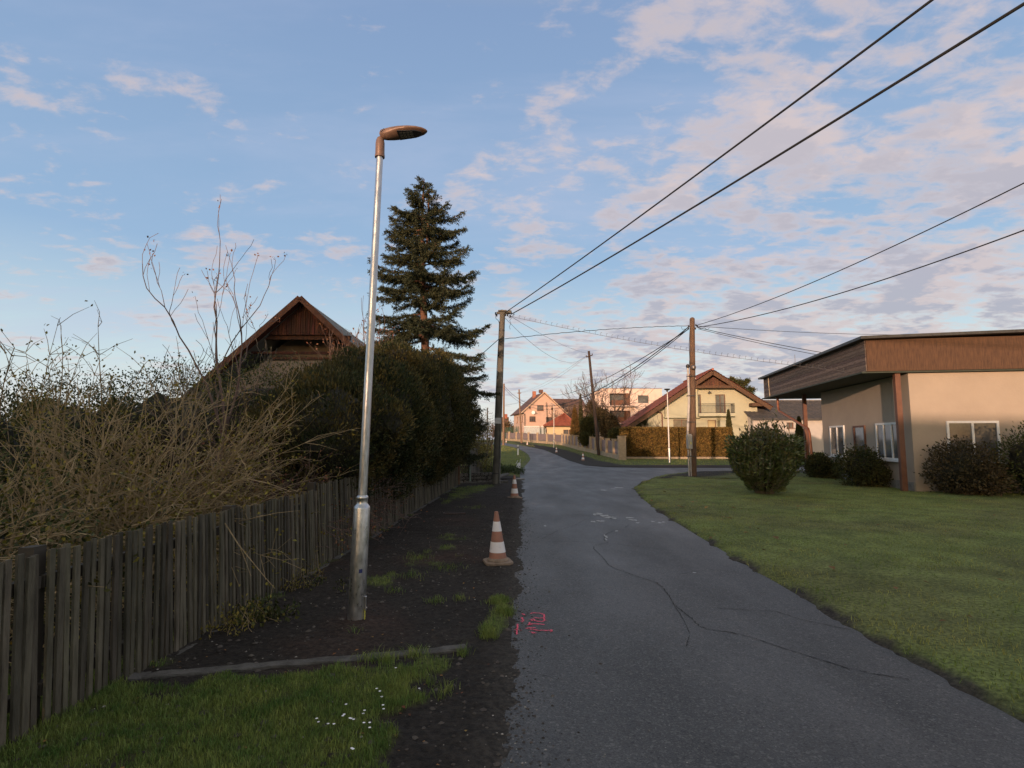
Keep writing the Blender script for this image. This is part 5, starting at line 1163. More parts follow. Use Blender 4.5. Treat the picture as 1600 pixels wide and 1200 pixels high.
window(h6,(11.8,1.3,0),(0,1,0),(1.0,1.0,2.5,2.3),whitep,panes=2,depth=-0.02)
# ---- timber gable house behind the garden on the left
Yh = 20; kx = Yh/F; pkp = P(471.5,461,Yh); lp = P(350,568,Yh); rp = P(562,548,Yh)
zbh = 0; a_ = math.atan2(pkp.z-lp.z, pkp.x-lp.x); HW = 4.6
h7 = thing('timber_gable_house', 'old house with dark red-brown boarded gable and grey roof behind the garden shrubs', 'house', (pkp.x,Yh,0), R(1.5))
zlim = lambda x: pkp.z-0.25-abs(x)*math.tan(a_)
oldred = M('old_red_boards', (0.026,0.009,0.007), 0.85, (0.085,0.026,0.017), 3.5, island=0.45, bump=0.4, stretch=(5,5,0.5))
zbeam = P(450,521,Yh).z; m = MB(); hw = (pkp.z-0.25-zbeam)/math.tan(a_); n = 30
for i in range(n):
    x_ = lerp(-hw,hw,(i+.04)/n); x2_ = lerp(-hw,hw,(i+.96)/n); m.prism([(x_,0.28,zbeam),(x2_,0.28,zbeam),(x2_,0.28,max(zlim(x2_),zbeam+.01)),(x_,0.28,max(zlim(x_),zbeam+.01))],(0,-0.03-0.012*(i%2),0))
m.build('gable_boards', oldred, h7)
m = MB(); m.box((0,0.44,zbeam-0.08),(2*hw+0.9,0.16,0.16)); m.box((0,0.46,zbeam-0.65),(2*hw+1.9,0.10,0.09)); m.box((0.1,0.5,zbeam-0.85),(2.5,0.10,0.07)); m.build('tie_beam', oldred, h7)
m = MB(); zw = zbeam-0.65; m.prism([(-4.0,1.4,0),(4.0,1.4,0),(4.0,1.4,zlim(4.0)),(0.8,1.4,zlim(0.8)-.3),(-0.8,1.4,zlim(.8)-.3),(-4.0,1.4,zlim(4.0))],(0,8.0,0)); m.build('wall', plaster('weathered_plaster',(0.16,0.13,0.11)), h7)
m = MB(); m.prism([(-4.0,0.5,0),(4.0,0.5,0),(4.0,0.5,2.9),(1.4,0.5,zbeam-0.95),(-1.4,0.5,zbeam-0.95),(-4.0,0.5,2.9)],(0,0.9,0)); m.build('porch_wall', plaster('recess_shadow_plaster',(0.20,0.17,0.145)), h7)  # plaster colour darkened to paint the shadow of the recess
ca, sa = math.cos(a_), math.sin(a_); LS = HW/ca
m = MB(); m2 = MB()
for s_ in (-1,1):
    n_ = Vector((s_*sa,0,ca)); r0 = Vector((0,-0.15,pkp.z-0.12)); e0 = r0+Vector((s_*LS*ca,0,-LS*sa)); bb = Vector((0,11,0))
    slab(m, e0, e0+bb, r0, r0+bb, n_, 0.10)
    kk = 46
    for i in range(kk):       # ribbed sheet
        s0 = i/kk; A = e0+bb*s0; Bq = r0+bb*s0; m2.bar(A+n_*0.012, Bq+n_*0.012, 0.05, 0.03)
ro = m.build('roof', M('grey_sheet_roof',(0.20,0.215,0.225),0.55,(0.30,0.32,0.33),3), h7); m2.build('roof_ribs', M('grey_sheet_roof',(0,0,0)), ro)
redbd = M('red_bargeboard', (0.065,0.022,0.017), 0.8, (0.12,0.045,0.032), 6, island=0.3)
for s_ in (-1,1):
    m = MB(); r0 = Vector((0,-0.20,pkp.z-0.15)); e0 = r0+Vector((s_*LS*ca,0,-LS*sa)); m.bar(e0, r0, 0.05, 0.20); m.bar(e0+Vector((0,0.2,-0.08)), r0+Vector((0,0.2,-0.08)), 0.32, 0.05); m.build('bargeboard', redbd, ro)

# ---- tiny far house and horizon things
t = thing('far_house', 'tiny brown far house with a chimney left of the orange house', 'house', (P(786,655,150).x,150,1.5))
kk = 150/F; m = MB(); wf_ = 9.0*kk; zt = P(790,651,150).z-1.5; ze = zt*0.62
m.box((0,3,ze/2),(wf_*1.6,6,ze)); m.build('wall', plaster('brown_plaster',(0.22,0.14,0.11)), t); m = MB(); slab(m,(-wf_,-.3,ze-.1),(wf_,-.3,ze-.1),(-wf_,3,zt),(wf_,3,zt),(0,-.6,.8)); slab(m,(-wf_,6.3,ze-.1),(wf_,6.3,ze-.1),(-wf_,3,zt+.01),(wf_,3,zt+.01),(0,.6,.8)); ro = m.build('roof', tile_brown, t); m = MB(); m.box((wf_*0.5,2.6,zt+.2),(0.8,.8,1.2)); m.build('chimney', tile_red, ro)

# ============================================================ VEGETATION
def lobe_points(lobes, n, shell=0.55, up=0.0):
    """points in the outer layer of a union of ellipsoids, with outward directions"""
    vol = np.array([l[1][0]*l[1][1]+l[1][1]*l[1][2] for l in lobes]); pr = vol/vol.sum(); idx = RNG.choice(len(lobes), n, p=pr)
    c = np.array([l[0] for l in lobes])[idx]; r = np.array([l[1] for l in lobes])[idx]
    d = RNG.normal(0,1,(n,3)); d /= np.linalg.norm(d,axis=1)[:,None]; k = (shell+(1-shell)*RNG.uniform(0,1,n)**0.5)
    wob = 1+0.16*vnoise(d[:,0]*2+c[:,0], d[:,1]*2+d[:,2]*3, 1.3, 3, 41)
    p = c + d*r*(k*wob)[:,None]; o = d/r; o /= np.linalg.norm(o,axis=1)[:,None]; o[:,2] += up
    keep = np.ones(n, bool)
    for l in lobes:                          # drop points deep inside another lobe
        q = (p-np.array(l[0]))/np.array(l[1]); keep &= (q**2).sum(1) > (shell*0.82)**2
    return p[keep], o[keep]
def foliage(name, root, lobes, n, leaf, width, mat, shell=0.6, up=0.3, per=5, clump=0.08, zmin=None, thin=0.0, spread=0.55):
    p, o = lobe_points(lobes, n, shell, up)
    if thin: 
        v = vnoise(p[:,0]*1.0+p[:,2]*0.7, p[:,1]*1.0-p[:,2]*0.6, 1.4, 3, 47); k = v > (-1+thin); p, o = p[k], o[k]
    if zmin is not None: k = p[:,2] > zmin; p, o = p[k], o[k]
    P2 = np.repeat(p, per, 0)+RNG.normal(0, clump, (len(p)*per,3))*np.array([1,1,0.8]); O2 = np.repeat(o, per, 0)
    v, q = leaves(P2, O2, leaf, width, spread)
    l = root.location; v = v-np.array([l.x,l.y,l.z]); return np_mesh(name, v, q, mat, root)
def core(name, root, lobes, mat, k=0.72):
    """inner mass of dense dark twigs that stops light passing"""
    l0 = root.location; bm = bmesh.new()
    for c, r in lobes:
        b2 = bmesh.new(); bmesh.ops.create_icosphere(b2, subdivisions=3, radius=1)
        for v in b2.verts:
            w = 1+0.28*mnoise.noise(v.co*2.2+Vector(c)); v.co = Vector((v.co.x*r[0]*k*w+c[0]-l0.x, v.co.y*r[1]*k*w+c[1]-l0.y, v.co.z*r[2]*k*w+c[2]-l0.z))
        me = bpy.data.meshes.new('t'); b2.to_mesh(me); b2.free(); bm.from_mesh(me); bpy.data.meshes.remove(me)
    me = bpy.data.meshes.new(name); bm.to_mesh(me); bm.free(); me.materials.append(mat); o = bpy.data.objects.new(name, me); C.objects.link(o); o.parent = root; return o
def grow(mb, p, d, L_, r, depth, tips, kids=(2,4), ang=0.6, up=0.12, ratio=0.72, wig=0.16, sides=5, rr=0.6, minr=0.004, segs=4):
    pts = [Vector(p)]; rad = [r]; d = Vector(d).normalized()
    for i in range(segs):
        d = (d+Vector((random.gauss(0,wig),random.gauss(0,wig),random.gauss(0,wig)+up))).normalized(); pts.append(pts[-1]+d*L_/segs); rad.append(max(minr, r*(1-(1-rr)*(i+1)/segs)))
    mb.tube(pts, rad, max(3, sides), cap=False)
    if depth == 0: tips.append((pts[-1], d)); tips.append((pts[-2], d)); return
    for _ in range(random.randint(*kids)):
        t = random.uniform(0.35,1.0); i = min(segs-1,int(t*segs)); b = pts[i].lerp(pts[i+1], t*segs-i)
        ax = Vector((random.gauss(0,1),random.gauss(0,1),random.gauss(0,1))).normalized(); nd = Matrix.Rotation(random.uniform(0.5,1.2)*ang,3,ax) @ d
        grow(mb, b, nd, L_*ratio*random.uniform(0.75,1.15), max(minr, rad[i]*0.62), depth-1, tips, kids, ang, up, ratio, wig*1.1, sides-1, rr, minr, segs)
    grow(mb, pts[-1], d, L_*ratio, rad[-1], depth-1, tips, kids, ang, up, ratio, wig*1.1, sides-1, rr, minr, segs)
def tip_leaves(root, tips, name, n, leaf, width, mat, frac=1.0, clump=0.05):
    ts = [t for t in tips if random.random() < frac]
    if not ts: return
    p = np.repeat(np.array([t[0] for t in ts]), n, 0)+RNG.normal(0, clump, (len(ts)*n,3)); d = np.repeat(np.array([t[1] for t in ts]), n, 0)+RNG.normal(0,0.6,(len(ts)*n,3))
    v, q = leaves(p, d, leaf, width, 0.5, 0.1); l = root.location; return np_mesh(name, v-np.array([l.x,l.y,l.z]), q, mat, root)

bark_g = M('grey_bark', (0.11,0.10,0.08), 0.9, (0.19,0.17,0.13), 9, bump=0.4)
bark_r = M('reddish_bark', (0.11,0.055,0.035), 0.9, (0.17,0.09,0.06), 9, bump=0.5, stretch=(3,3,1))
stem_pale = M('pale_stem', (0.24,0.18,0.09), 0.85, (0.36,0.27,0.15), 6)
stem_red = M('red_stem', (0.11,0.07,0.055), 0.85, (0.16,0.11,0.09), 6)
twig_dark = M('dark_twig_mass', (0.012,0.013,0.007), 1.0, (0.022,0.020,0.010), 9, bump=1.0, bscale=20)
yewm = M('yew_foliage', (0.024,0.036,0.013), 0.65, (0.12,0.092,0.028), 1.6, detail=4, island=0.45, ramp=(0.42,0.66), spec=0.25, trans=0.1)
sprucem = M('spruce_needle', (0.026,0.038,0.020), 0.7, (0.060,0.066,0.034), 1.2, detail=4, island=0.4, spec=0.25)

# ---- big yew mass behind the fence
yc = [((-2.95,9.3,1.75),(1.0,1.3,1.15)),((-2.75,10.9,2.0),(1.2,1.3,1.30)),((-2.85,12.7,2.3),(1.4,1.5,1.6)),((-2.45,14.6,2.35),(1.30,1.8,1.65)),((-2.3,16.6,2.3),(1.25,1.7,1.75)),((-3.3,11.5,1.7),(1.7,2.5,1.6)),((-2.2,17.9,2.1),(0.95,1.1,1.4)),((-2.55,15.5,1.3),(0.9,2.8,1.0))]
for _ in range(26):
    l_ = random.choice(yc[:7]); a_ = random.uniform(0,2*PI); e_ = random.uniform(0.0,1.2); q_ = (math.cos(a_)*math.cos(e_), math.sin(a_)*math.cos(e_), math.sin(e_)); rr_ = random.uniform(.32,.6)
    yc.append((tuple(l_[0][i]+q_[i]*l_[1][i]*0.86 for i in range(3)), (rr_,rr_,rr_*.95)))
t = thing('yew_bush', 'huge dark evergreen yew bulging over the picket fence below the spruce', 'bush', (-2.9,12.5,0))
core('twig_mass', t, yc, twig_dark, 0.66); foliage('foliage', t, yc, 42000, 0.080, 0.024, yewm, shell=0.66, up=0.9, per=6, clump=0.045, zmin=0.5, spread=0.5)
m = MB(); 
for x_, y_ in ((-3.0,11),(-2.9,13.5),(-2.8,15.8),(-2.7,14.6)): m.tube([(x_,y_,-.1),(x_+.1,y_+.1,1.2),(x_,y_+.2,2.4)],[.12,.09,.05],8)
B(m, 'trunk', bark_r, t)

# ---- spruce with two leaders
sb = P(658,700,19.5); sx, sy = sb.x, 19.5; Hs = P(668,280,sy).z
t = thing('spruce_tree', 'tall ragged spruce with drooping tiers and twin top rising behind the yew', 'spruce', (sx,sy,0))
def tr(z): return Vector((sx+0.12*math.sin(z*0.5)+(P(666,280,sy).x-sx)*z/Hs, sy, z))
m = MB(); zs = np.linspace(-0.2, Hs, 24); m.tube([tr(z) for z in zs], [0.20*(1-z/Hs)**0.75+0.015 for z in np.clip(zs,0,Hs)], 12)
m.tube([tr(Hs*0.70), tr(Hs*0.76)+Vector((0.16,0.1,0)), tr(Hs*0.90)+Vector((0.20,0.1,0)), tr(Hs*0.985)+Vector((0.17,0.1,0))], [0.06,0.05,0.035,0.012], 8)
B(m, 'trunk', bark_r, t, smooth=True)
prof = [(280,4,4),(300,14,12),(318,30,26),(335,38,34),(350,50,60),(372,52,62),(390,66,60),(410,60,58),(430,76,80),(450,62,72),(470,72,66),(490,74,74),(510,80,90),(530,72,80),(550,78,92),(575,72,102),(600,60,104),(625,50,108),(650,40,100)]
pv = np.array([P(660,p_[0],sy).z for p_ in prof])[::-1]; pl = np.array([p_[1] for p_ in prof])[::-1]*sy/F; pr_ = np.array([p_[2] for p_ in prof])[::-1]*sy/F
br = MB(); SP = []; SD = []
z = 1.6
while z < Hs-0.15:
    nb = random.choice([5,6,6,7]) if z < Hs*0.9 else 4
    a0 = random.uniform(0,6.3)
    for k in range(nb):
        a = a0+2*PI*k/nb+random.uniform(-.3,.3); ca_ = math.cos(a)
        zz_ = z+random.uniform(-.22,.22); drop = lerp(0.05,0.32,(1-zz_/Hs)); tipz = zz_-drop
        wl = np.interp(tipz, pv, pl); wr = np.interp(tipz, pv, pr_); L_ = (wr if ca_ > 0 else wl)*random.choice([0.62,0.8,0.9,1.0,1.1,1.18])
        L_ *= 1.12
        if random.random() < 0.10: L_ *= 0.55
        L_ = max(0.12, min(L_, (wr if ca_ > 0 else wl)*1.12 if tipz > 3.8 else (wr if ca_ > 0 else wl)*0.95)); hd = Vector((math.cos(a),math.sin(a),0)); base = tr(zz_); n = 8; pts = []; dr_ = random.uniform(-.22,.12); up_ = random.uniform(0,.2)
        slope0 = lerp(0.25,-0.25,min(1,(Hs-zz_)/Hs*1.4)); 
        for i in range(n+1):
            s = i/n; pts.append(base+hd*(L_*s)+Vector((0,0,L_*((slope0+dr_)*s-0.22*s*s+(0.20+up_)*s**4))))
        br.tube(pts, [0.030*(1-i/n*0.8)*min(1,L_) for i in range(n+1)], 4, cap=False)
        side = Vector((-hd.y,hd.x,0)); nt_ = max(4,int(L_*17))
        for j in range(nt_):
            s = lerp(0.12,1.0,((j+random.random())/nt_)**0.8); i = min(n-1,int(s*n)); q = pts[i].lerp(pts[i+1], s*n-i)
            for sg in (-1,1):
                if random.random() < 0.12: continue
                tl = min(0.50, 0.12+0.45*(1-s)*L_*0.5+0.10)*random.uniform(0.5,1.15); dd = (hd*0.75+side*sg*random.uniform(0.5,1.0)+Vector((0,0,random.uniform(-0.75,0.25)))).normalized()
                e = q+dd*tl+Vector((0,0,-0.06*tl)); k2 = max(4,int(tl*46))
                for w_ in range(k2): SP.append(q.lerp(e,(w_+random.random())/k2)); SD.append(dd)
        k2 = int(L_*16)
        for w_ in range(k2): s = random.uniform(0.35,1.02); i = min(n-1,int(s*n)); SP.append(pts[i].lerp(pts[i+1], min(1.1,s*n-i))); SD.append(hd)
    z += random.uniform(0.22,0.38) if z < Hs*0.85 else 0.2
B(br, 'branches', bark_r, t)
sp_a = np.array([tuple(q) for q in SP]); sd_a = np.array([tuple(q) for q in SD])
sp_a = np.repeat(sp_a, 3, 0)+RNG.normal(0,0.014,(len(sp_a)*3,3)); sd_a = np.repeat(sd_a, 3, 0)+RNG.normal(0,0.75,(len(sp_a),3))+np.array([0,0,0.35])
v, q = leaves(sp_a, sd_a, 0.080, 0.024, 0.2); np_mesh('needles', v-np.array([t.location.x,t.location.y,0]), q, sprucem, t)

# ---- shrubs inside the garden, left
yellm = M('yellowing_leaf', (0.13,0.12,0.022), 0.6, (0.28,0.22,0.045), 3, island=0.5, trans=0.2, spec=0.3)
brownl = M('brown_dead_leaf', (0.14,0.055,0.028), 0.8, (0.24,0.11,0.055), 3, island=0.5)
greenl = M('dull_green_leaf', (0.035,0.050,0.014), 0.6, (0.085,0.09,0.025), 2, island=0.5, trans=0.15, spec=0.3)
def arching(name, label, base, n, L0, spreadx, r0, stemm, leafmats, droop=0.5, nleaf=2, frac=0.7, side=0.0, leafsz=0.045, bias=(0,0)):
    t = thing(name, label, 'shrub', base); m = MB(); tips = []
    for i in range(n):
        a = random.uniform(0,2*PI); tl = random.uniform(0.10,0.75)*spreadx; d = Vector((math.cos(a)*tl+bias[0],math.sin(a)*tl+bias[1],1)).normalized(); L_ = L0*random.uniform(0.65,1.15); k = 9
        p = Vector(base)+Vector((random.gauss(0,.22),random.gauss(0,.3),-0.05)); pts = [p.copy()]
        for j in range(k): d = (d+Vector((random.gauss(0,.06)+d.x*0.06*droop,random.gauss(0,.06)+d.y*0.06*droop,-0.10*droop*(j/k)*2))).normalized(); p = p+d*L_/k; pts.append(p.copy())
        rk = r0*random.choice([0.5,0.7,0.8,1.0,1.7])
        m.tube(pts, [lerp(rk,0.003,j/k) for j in range(k+1)], 4, cap=False)
        for j in range(3,k+1):
            for _ in range(random.randint(1,3)):
                dd = (d+Vector((random.gauss(0,.7),random.gauss(0,.7),random.gauss(0.1,.5)))).normalized(); e = pts[j]+dd*random.uniform(0.12,0.5); mid = (pts[j]+e)/2+Vector((random.gauss(0,.02),random.gauss(0,.02),.02)); m.tube([pts[j],mid,e],[0.0045,0.0035,0.002],3,cap=False)
                tips.append((e,dd)); tips.append((mid,dd))
                if random.random() < 0.5: e2 = mid+(dd+Vector((random.gauss(0,.8),random.gauss(0,.8),random.gauss(0,.8)))).normalized()*random.uniform(.08,.25); m.tube([mid,e2],[0.003,0.002],3,cap=False); tips.append((e2,dd))
    B(m, 'stems', stemm, t)
    for nm, lm, fr in leafmats: tip_leaves(t, tips, nm, nleaf, leafsz, leafsz*0.6, lm, fr, 0.03)
    return t
arching('arching_shrub', 'leggy shrub with long pale arching stems leaning right over the picket fence', (-4.3,7.2,0), 52, 2.6, 0.9, 0.013, stem_pale, [('foliage',yellm,0.42)], 0.75, bias=(0.25,0.0))
arching('arching_shrub', 'tangle of pale bare stems with a few yellow leaves at the left photo edge', (-4.1,5.9,0), 38, 2.3, 0.8, 0.011, stem_pale, [('foliage',yellm,0.4)], 0.7, bias=(0.1,0.0))
arching('arching_shrub', 'leggy shrub of brownish stems in front of the boarded gable', (-5.4,9.5,0), 42, 2.7, 0.7, 0.013, stem_red, [('foliage',yellm,0.2)], 0.55, bias=(0.25,0.0))
arching('arching_shrub', 'dense stemmy shrub further left behind the picket fence', (-5.8,7.0,0), 48, 2.9, 0.9, 0.012, stem_pale, [('foliage',yellm,0.45)], 0.6)
arching('bramble_bush', 'low brown bramble thicket with yellow leaves just behind the fence', (-3.75,8.3,0), 170, 1.65, 1.5, 0.007, stem_red, [('foliage',yellm,0.35),('dead_leaves',brownl,0.45)], 1.3, leafsz=0.04)
arching('bramble_bush', 'low reddish twiggy thicket behind the fence right of the lamp', (-3.3,9.8,0), 120, 1.4, 1.3, 0.006, stem_red, [('foliage',brownl,0.4)], 1.3, leafsz=0.035)
arching('bramble_bush', 'yellow-leaved thicket behind the fence near the left photo edge', (-4.0,6.4,0), 110, 1.5, 1.3, 0.006, stem_pale, [('foliage',yellm,0.75)], 1.2, leafsz=0.05)
arching('bramble_bush', 'green and yellow thicket behind the fence at far left', (-4.4,4.2,0), 130, 1.6, 1.3, 0.007, stem_pale, [('foliage',greenl,0.8),('dead_leaves',yellm,0.4)], 1.2, leafsz=0.05)
# denser leafy evergreen mass behind them
lc = [((-4.9,11.0,1.9),(1.5,1.4,1.45)),((-6.9,11.2,1.75),(1.6,1.5,1.5)),((-4.4,10.2,1.2),(1.2,1.3,1.2)),((-8.6,11.0,1.5),(1.6,1.6,1.5))]
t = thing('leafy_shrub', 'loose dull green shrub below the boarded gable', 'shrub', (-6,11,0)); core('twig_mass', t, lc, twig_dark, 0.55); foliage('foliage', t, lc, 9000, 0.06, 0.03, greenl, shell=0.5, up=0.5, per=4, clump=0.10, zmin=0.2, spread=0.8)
lc = [((-7.6,7.6,1.3),(1.5,1.4,1.3)),((-9.2,8.0,1.4),(1.6,1.4,1.45)),((-6.2,5.2,1.0),(1.3,1.4,0.95)),((-8.2,5.6,1.1),(1.5,1.4,1.1))]
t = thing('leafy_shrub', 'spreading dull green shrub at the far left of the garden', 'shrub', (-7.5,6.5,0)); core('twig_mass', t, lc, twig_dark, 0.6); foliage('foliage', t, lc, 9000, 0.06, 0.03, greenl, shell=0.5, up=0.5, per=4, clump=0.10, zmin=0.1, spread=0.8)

def bare_tree(name, label, base, H, depth, r0, stemm, trunk_h=0.3, kids=(2,3), ang=0.6, up=0.1, n0=5, cat='tree', lean=(0,0), spread0=0.5, leafs=None, minr=0.004, ratio=0.72, sides=6, wig=0.16):
    t = thing(name, label, cat, base); m = MB(); tips = []; b = Vector(base); top = b+Vector((lean[0]*trunk_h*H,lean[1]*trunk_h*H,trunk_h*H))
    m.tube([b-Vector((0,0,.15)), b.lerp(top,.5)+Vector((.03,0,0)), top],[r0*1.2,r0,r0*.85],8); B(m,'trunk',stemm,t,smooth=True); m = MB()
    s = 1.0; tot = sum(ratio**i for i in range(depth+1)); L_ = H*(1-trunk_h)/tot*0.95
    for i in range(n0):
        a = 2*PI*i/n0+random.uniform(-.4,.4); d = Vector((math.cos(a)*spread0+lean[0],math.sin(a)*spread0+lean[1],1)); grow(m, b.lerp(top,random.uniform(.75,1)), d, L_*random.uniform(.85,1.1), r0*0.55, depth, tips, kids, ang, up, ratio, wig, sides, 0.6, minr)
    B(m,'branches',stemm,t)
    if leafs: tip_leaves(t, tips, 'foliage', *leafs)
    return t
b = P(356,600,8.6); bare_tree('rowan_tree', 'thin bare tree with a few brown leaves at its tips at the left photo edge', (b.x-0.15,8.6,0), 5.9, 3, 0.040, stem_red, 0.35, (1,2), 0.50, 0.14, 3, spread0=0.12, leafs=(3,0.045,0.035,brownl,0.30,0.03), ratio=0.74, lean=(0.07,0))
b = P(300,600,9.5); bare_tree('bare_tree', 'bare grey sapling beyond the left photo edge', (b.x,9.5,0), 3.6, 3, 0.03, bark_g, 0.30, (2,3), 0.6, 0.12, 4, spread0=0.3)
b = P(435,600,11); bare_tree('bare_tree', 'slim bare sapling in front of the left roof slope of the boarded gable', (b.x,11,0), 3.9, 3, 0.025, bark_g, 0.35, (1,2), 0.5, 0.14, 4, spread0=0.25)
b = P(560,600,12.6); bare_tree('bare_tree', 'slim bare tree with few red leaves in front of the grey roof slope', (b.x-0.3,12.6,0), 5.2, 3, 0.035, stem_red, 0.35, (2,3), 0.5, 0.14, 4, spread0=0.3, leafs=(2,0.05,0.04,brownl,0.35,0.03), lean=(0.05,0))
b = P(592,600,14); bare_tree('bare_tree', 'thin sapling with russet leaves seen just right of the lamp pole before the spruce', (b.x,14,0), 5.5, 2, 0.03, stem_red, 0.5, (1,2), 0.35, 0.2, 2, spread0=0.1, leafs=(3,0.06,0.04,brownl,0.5,0.04))
# drooping stems at the fence foot
def herb(label, base, n, h, lm, leaf, cat='plant', sp=0.14):
    t = thing('herb', label, cat, base, 0); m = MB(); tips = []
    for i in range(n):
        d = Vector((random.gauss(0,.4),random.gauss(0,.4),1)).normalized(); p = Vector(base)+Vector((random.gauss(0,sp),random.gauss(0,sp),0)); L_ = h*random.uniform(.5,1.1); pts = [p,p+d*L_*.5,p+d*L_*.5+(d+Vector((random.gauss(0,.4),random.gauss(0,.4),-.2))).normalized()*L_*.5]
        m.tube(pts,[.003,.0025,.0015],3,cap=False); tips += [(q_,d) for q_ in pts[1:]]+[(pts[0].lerp(pts[1],.6),d)]
    B(m,'stems',stem_pale,t); tip_leaves(t,tips,'foliage',4,leaf,leaf*.6,lm,1.0,.03); return t
herb('dark green nettle clump at the foot of the picket fence on the left', tuple(G(405,975)), 45, 0.16, greenl, 0.05)
herb('yellow-leaved seedlings at the fence foot at the left photo edge', tuple(G(362,990)), 35, 0.30, yellm, 0.035)
herb('sprig of yellow-green leaves growing up the pickets left of the lamp', tuple(G(462,930)), 14, 0.32, yellm, 0.03, sp=0.1)
herb('straggly climber on the pickets close to the lamp', tuple(G(490,912)), 12, 0.4, yellm, 0.025, sp=0.12)
herb('low dark weeds between the fence foot and the lamp base', tuple(G(500,925)), 20, 0.12, greenl, 0.035, sp=0.2)
t = thing('dry_stem', 'long fallen dry stem leaning against the pickets at the left photo edge', 'stem', tuple(P(350,820,5.0))); m = MB()
m.tube([P(352,818,5.1),P(372,850,5.0),P(392,875,4.95),P(415,903,4.9),P(430,920,4.9)],[.006,.006,.005,.004,.002],4)
B(m,'main_stem',stem_pale,t); m = MB(); m.tube([P(375,855,5.0),P(385,880,4.95),P(392,900,4.9)],[.004,.003,.002],4); B(m,'side_twig',stem_pale,t)

# ---- shrubs left of the concrete pole
def leafy(name, label, base, lobes, n, leaf, w, mat, shell=0.4, thin=0.0, up=0.4, cat='shrub', corek=0.0, stems=6, sm=bark_g, per=4, clump=0.09, spread=0.7, H=1.0):
    t = thing(name, label, cat, base)
    if corek: core('twig_mass', t, lobes, twig_dark, corek)
    m = MB(); tips = []
    for i in range(stems): grow(m, Vector(base)+Vector((random.gauss(0,.1),random.gauss(0,.1),-.05)), (random.gauss(0,.4),random.gauss(0,.4),1), H*0.45, 0.02, 2, tips, (1,3), .6, .1, .75, .15, 4)
    B(m, 'stems', sm, t); foliage('foliage', t, lobes, n, leaf, w, mat, shell, up, per, clump, None, thin, spread); return t
b = P(745,728,24); b.z = 0; leafy('young_shrub', 'sparse yellow-green shrub behind the gate left of the concrete pole', b, [((b.x,24,1.5),(.55,.8,1.1)),((b.x+.35,24.3,1.0),(.4,.6,.8))], 900, .05, .03, yellm, .1, .4, H=2.4)
b = P(758,720,26); b.z = 0; leafy('young_shrub', 'taller sparse shrub close to the left of the concrete pole', b, [((b.x,26,1.8),(.45,.8,1.4)),((b.x+.1,26.3,0.9),(.5,.6,.7))], 800, .055, .03, yellm, .1, .4, H=3.0)
b = P(738,735,25.5); b.z = 0; leafy('dark_shrub', 'dark round shrub beneath the yew at the gate', (b.x-0.2,b.y,0), [((b.x-.3,25.5,1.9),(.8,.8,1.2))], 1500, .06, .03, yewm, .6, .0, corek=.6, H=1.6)
lobes = [((P(750,722,26).x,26.5,.22),(.9,.9,.28)),((P(770,722,27).x,27.5,.2),(1.0,.9,.25)),((P(795,725,27).x,28,.15),(.8,.8,.2))]
t = thing('ground_ivy', 'low green leafy ground cover beside the driveway left of the road', 'ground cover', (lobes[1][0][0],27,0)); foliage('foliage', t, lobes, 2500, .07, .05, M('fresh_leaf',(0.04,0.065,0.02),0.6,(0.08,0.11,0.035),3,island=.4,trans=.15), .2, .7, 3, .06, 0.0, 0, .8)
for u, Y, h, lab in ((700,38,3.4,'bare brown tree in the gap behind the yew'),(745,48,3.6,'bare reddish tree behind the small shrubs left of the concrete pole'),(768,60,3.2,'faint bare tree between the spruce skirt and the concrete pole')):
    b = P(u,720,Y); bare_tree('bare_tree', lab, (b.x,Y,gz(Y)), h+gz(Y)*0+0.6, 3, 0.07, stem_red, 0.25, (2,3), .6, .08, 5, minr=0.008)
b = P(796,690,125); leafy('far_shrub', 'rusty tree far away at the left end of the orange house', (b.x,125,1.5), [((b.x-1,125,3.6),(3,2,2.2)),((b.x+2,126,2.9),(2,2,1.7))], 1200, .4, .25, M('rusty_leaf',(0.09,0.06,0.025),0.8,(0.16,0.10,0.04),1,island=.4), .3, .2, per=3, clump=.4, H=3)

# ---- clipped hedge
hx0 = P(976,690,47).x; hx1 = P(1143,690,47).x; hz1 = P(1050,669.5,47).z; hzb = gz(47)
hedgem = M('hedge_foliage', (0.12,0.085,0.026), 0.75, (0.24,0.15,0.045), 1.6, detail=5, island=0.55, spec=0.2, trans=0.05)
t = thing('clipped_hedge', 'long box-clipped rusty green hedge in front of the yellow house', 'hedge', ((hx0+hx1)/2,47,hzb))
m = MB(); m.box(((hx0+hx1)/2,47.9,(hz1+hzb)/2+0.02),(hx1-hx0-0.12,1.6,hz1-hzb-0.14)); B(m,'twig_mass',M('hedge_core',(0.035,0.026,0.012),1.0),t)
n = 42000; W_ = hx1-hx0; Hh = hz1-hzb; areas = [W_*Hh, W_*1.8, 1.8*Hh, 1.8*Hh]; f = RNG.choice(4, n, p=np.array(areas)/sum(areas)); u1 = RNG.uniform(0,1,n); u2 = RNG.uniform(0,1,n)
pp = np.zeros((n,3)); oo = np.zeros((n,3)); j = RNG.uniform(-.05,.05,n)
s = f==0; pp[s] = np.stack([hx0+u1[s]*W_, 47.0+j[s]+0.05*vnoise(u1[s]*W_,u2[s]*3,1.5,2), hzb+0.1+u2[s]*(Hh-.1)],1); oo[s] = (0,-1,.3)
s = f==1; pp[s] = np.stack([hx0+u1[s]*W_, 47.0+u2[s]*1.8, hz1+j[s]+0.03*vnoise(u1[s]*W_,u2[s],1,2)],1); oo[s] = (0,0,1)
s = f==2; pp[s] = np.stack([hx0+j[s], 47.0+u1[s]*1.8, hzb+u2[s]*Hh],1); oo[s] = (-1,0,.3)
s = f==3; pp[s] = np.stack([hx1+j[s], 47.0+u1[s]*1.8, hzb+u2[s]*Hh],1); oo[s] = (1,0,.3)
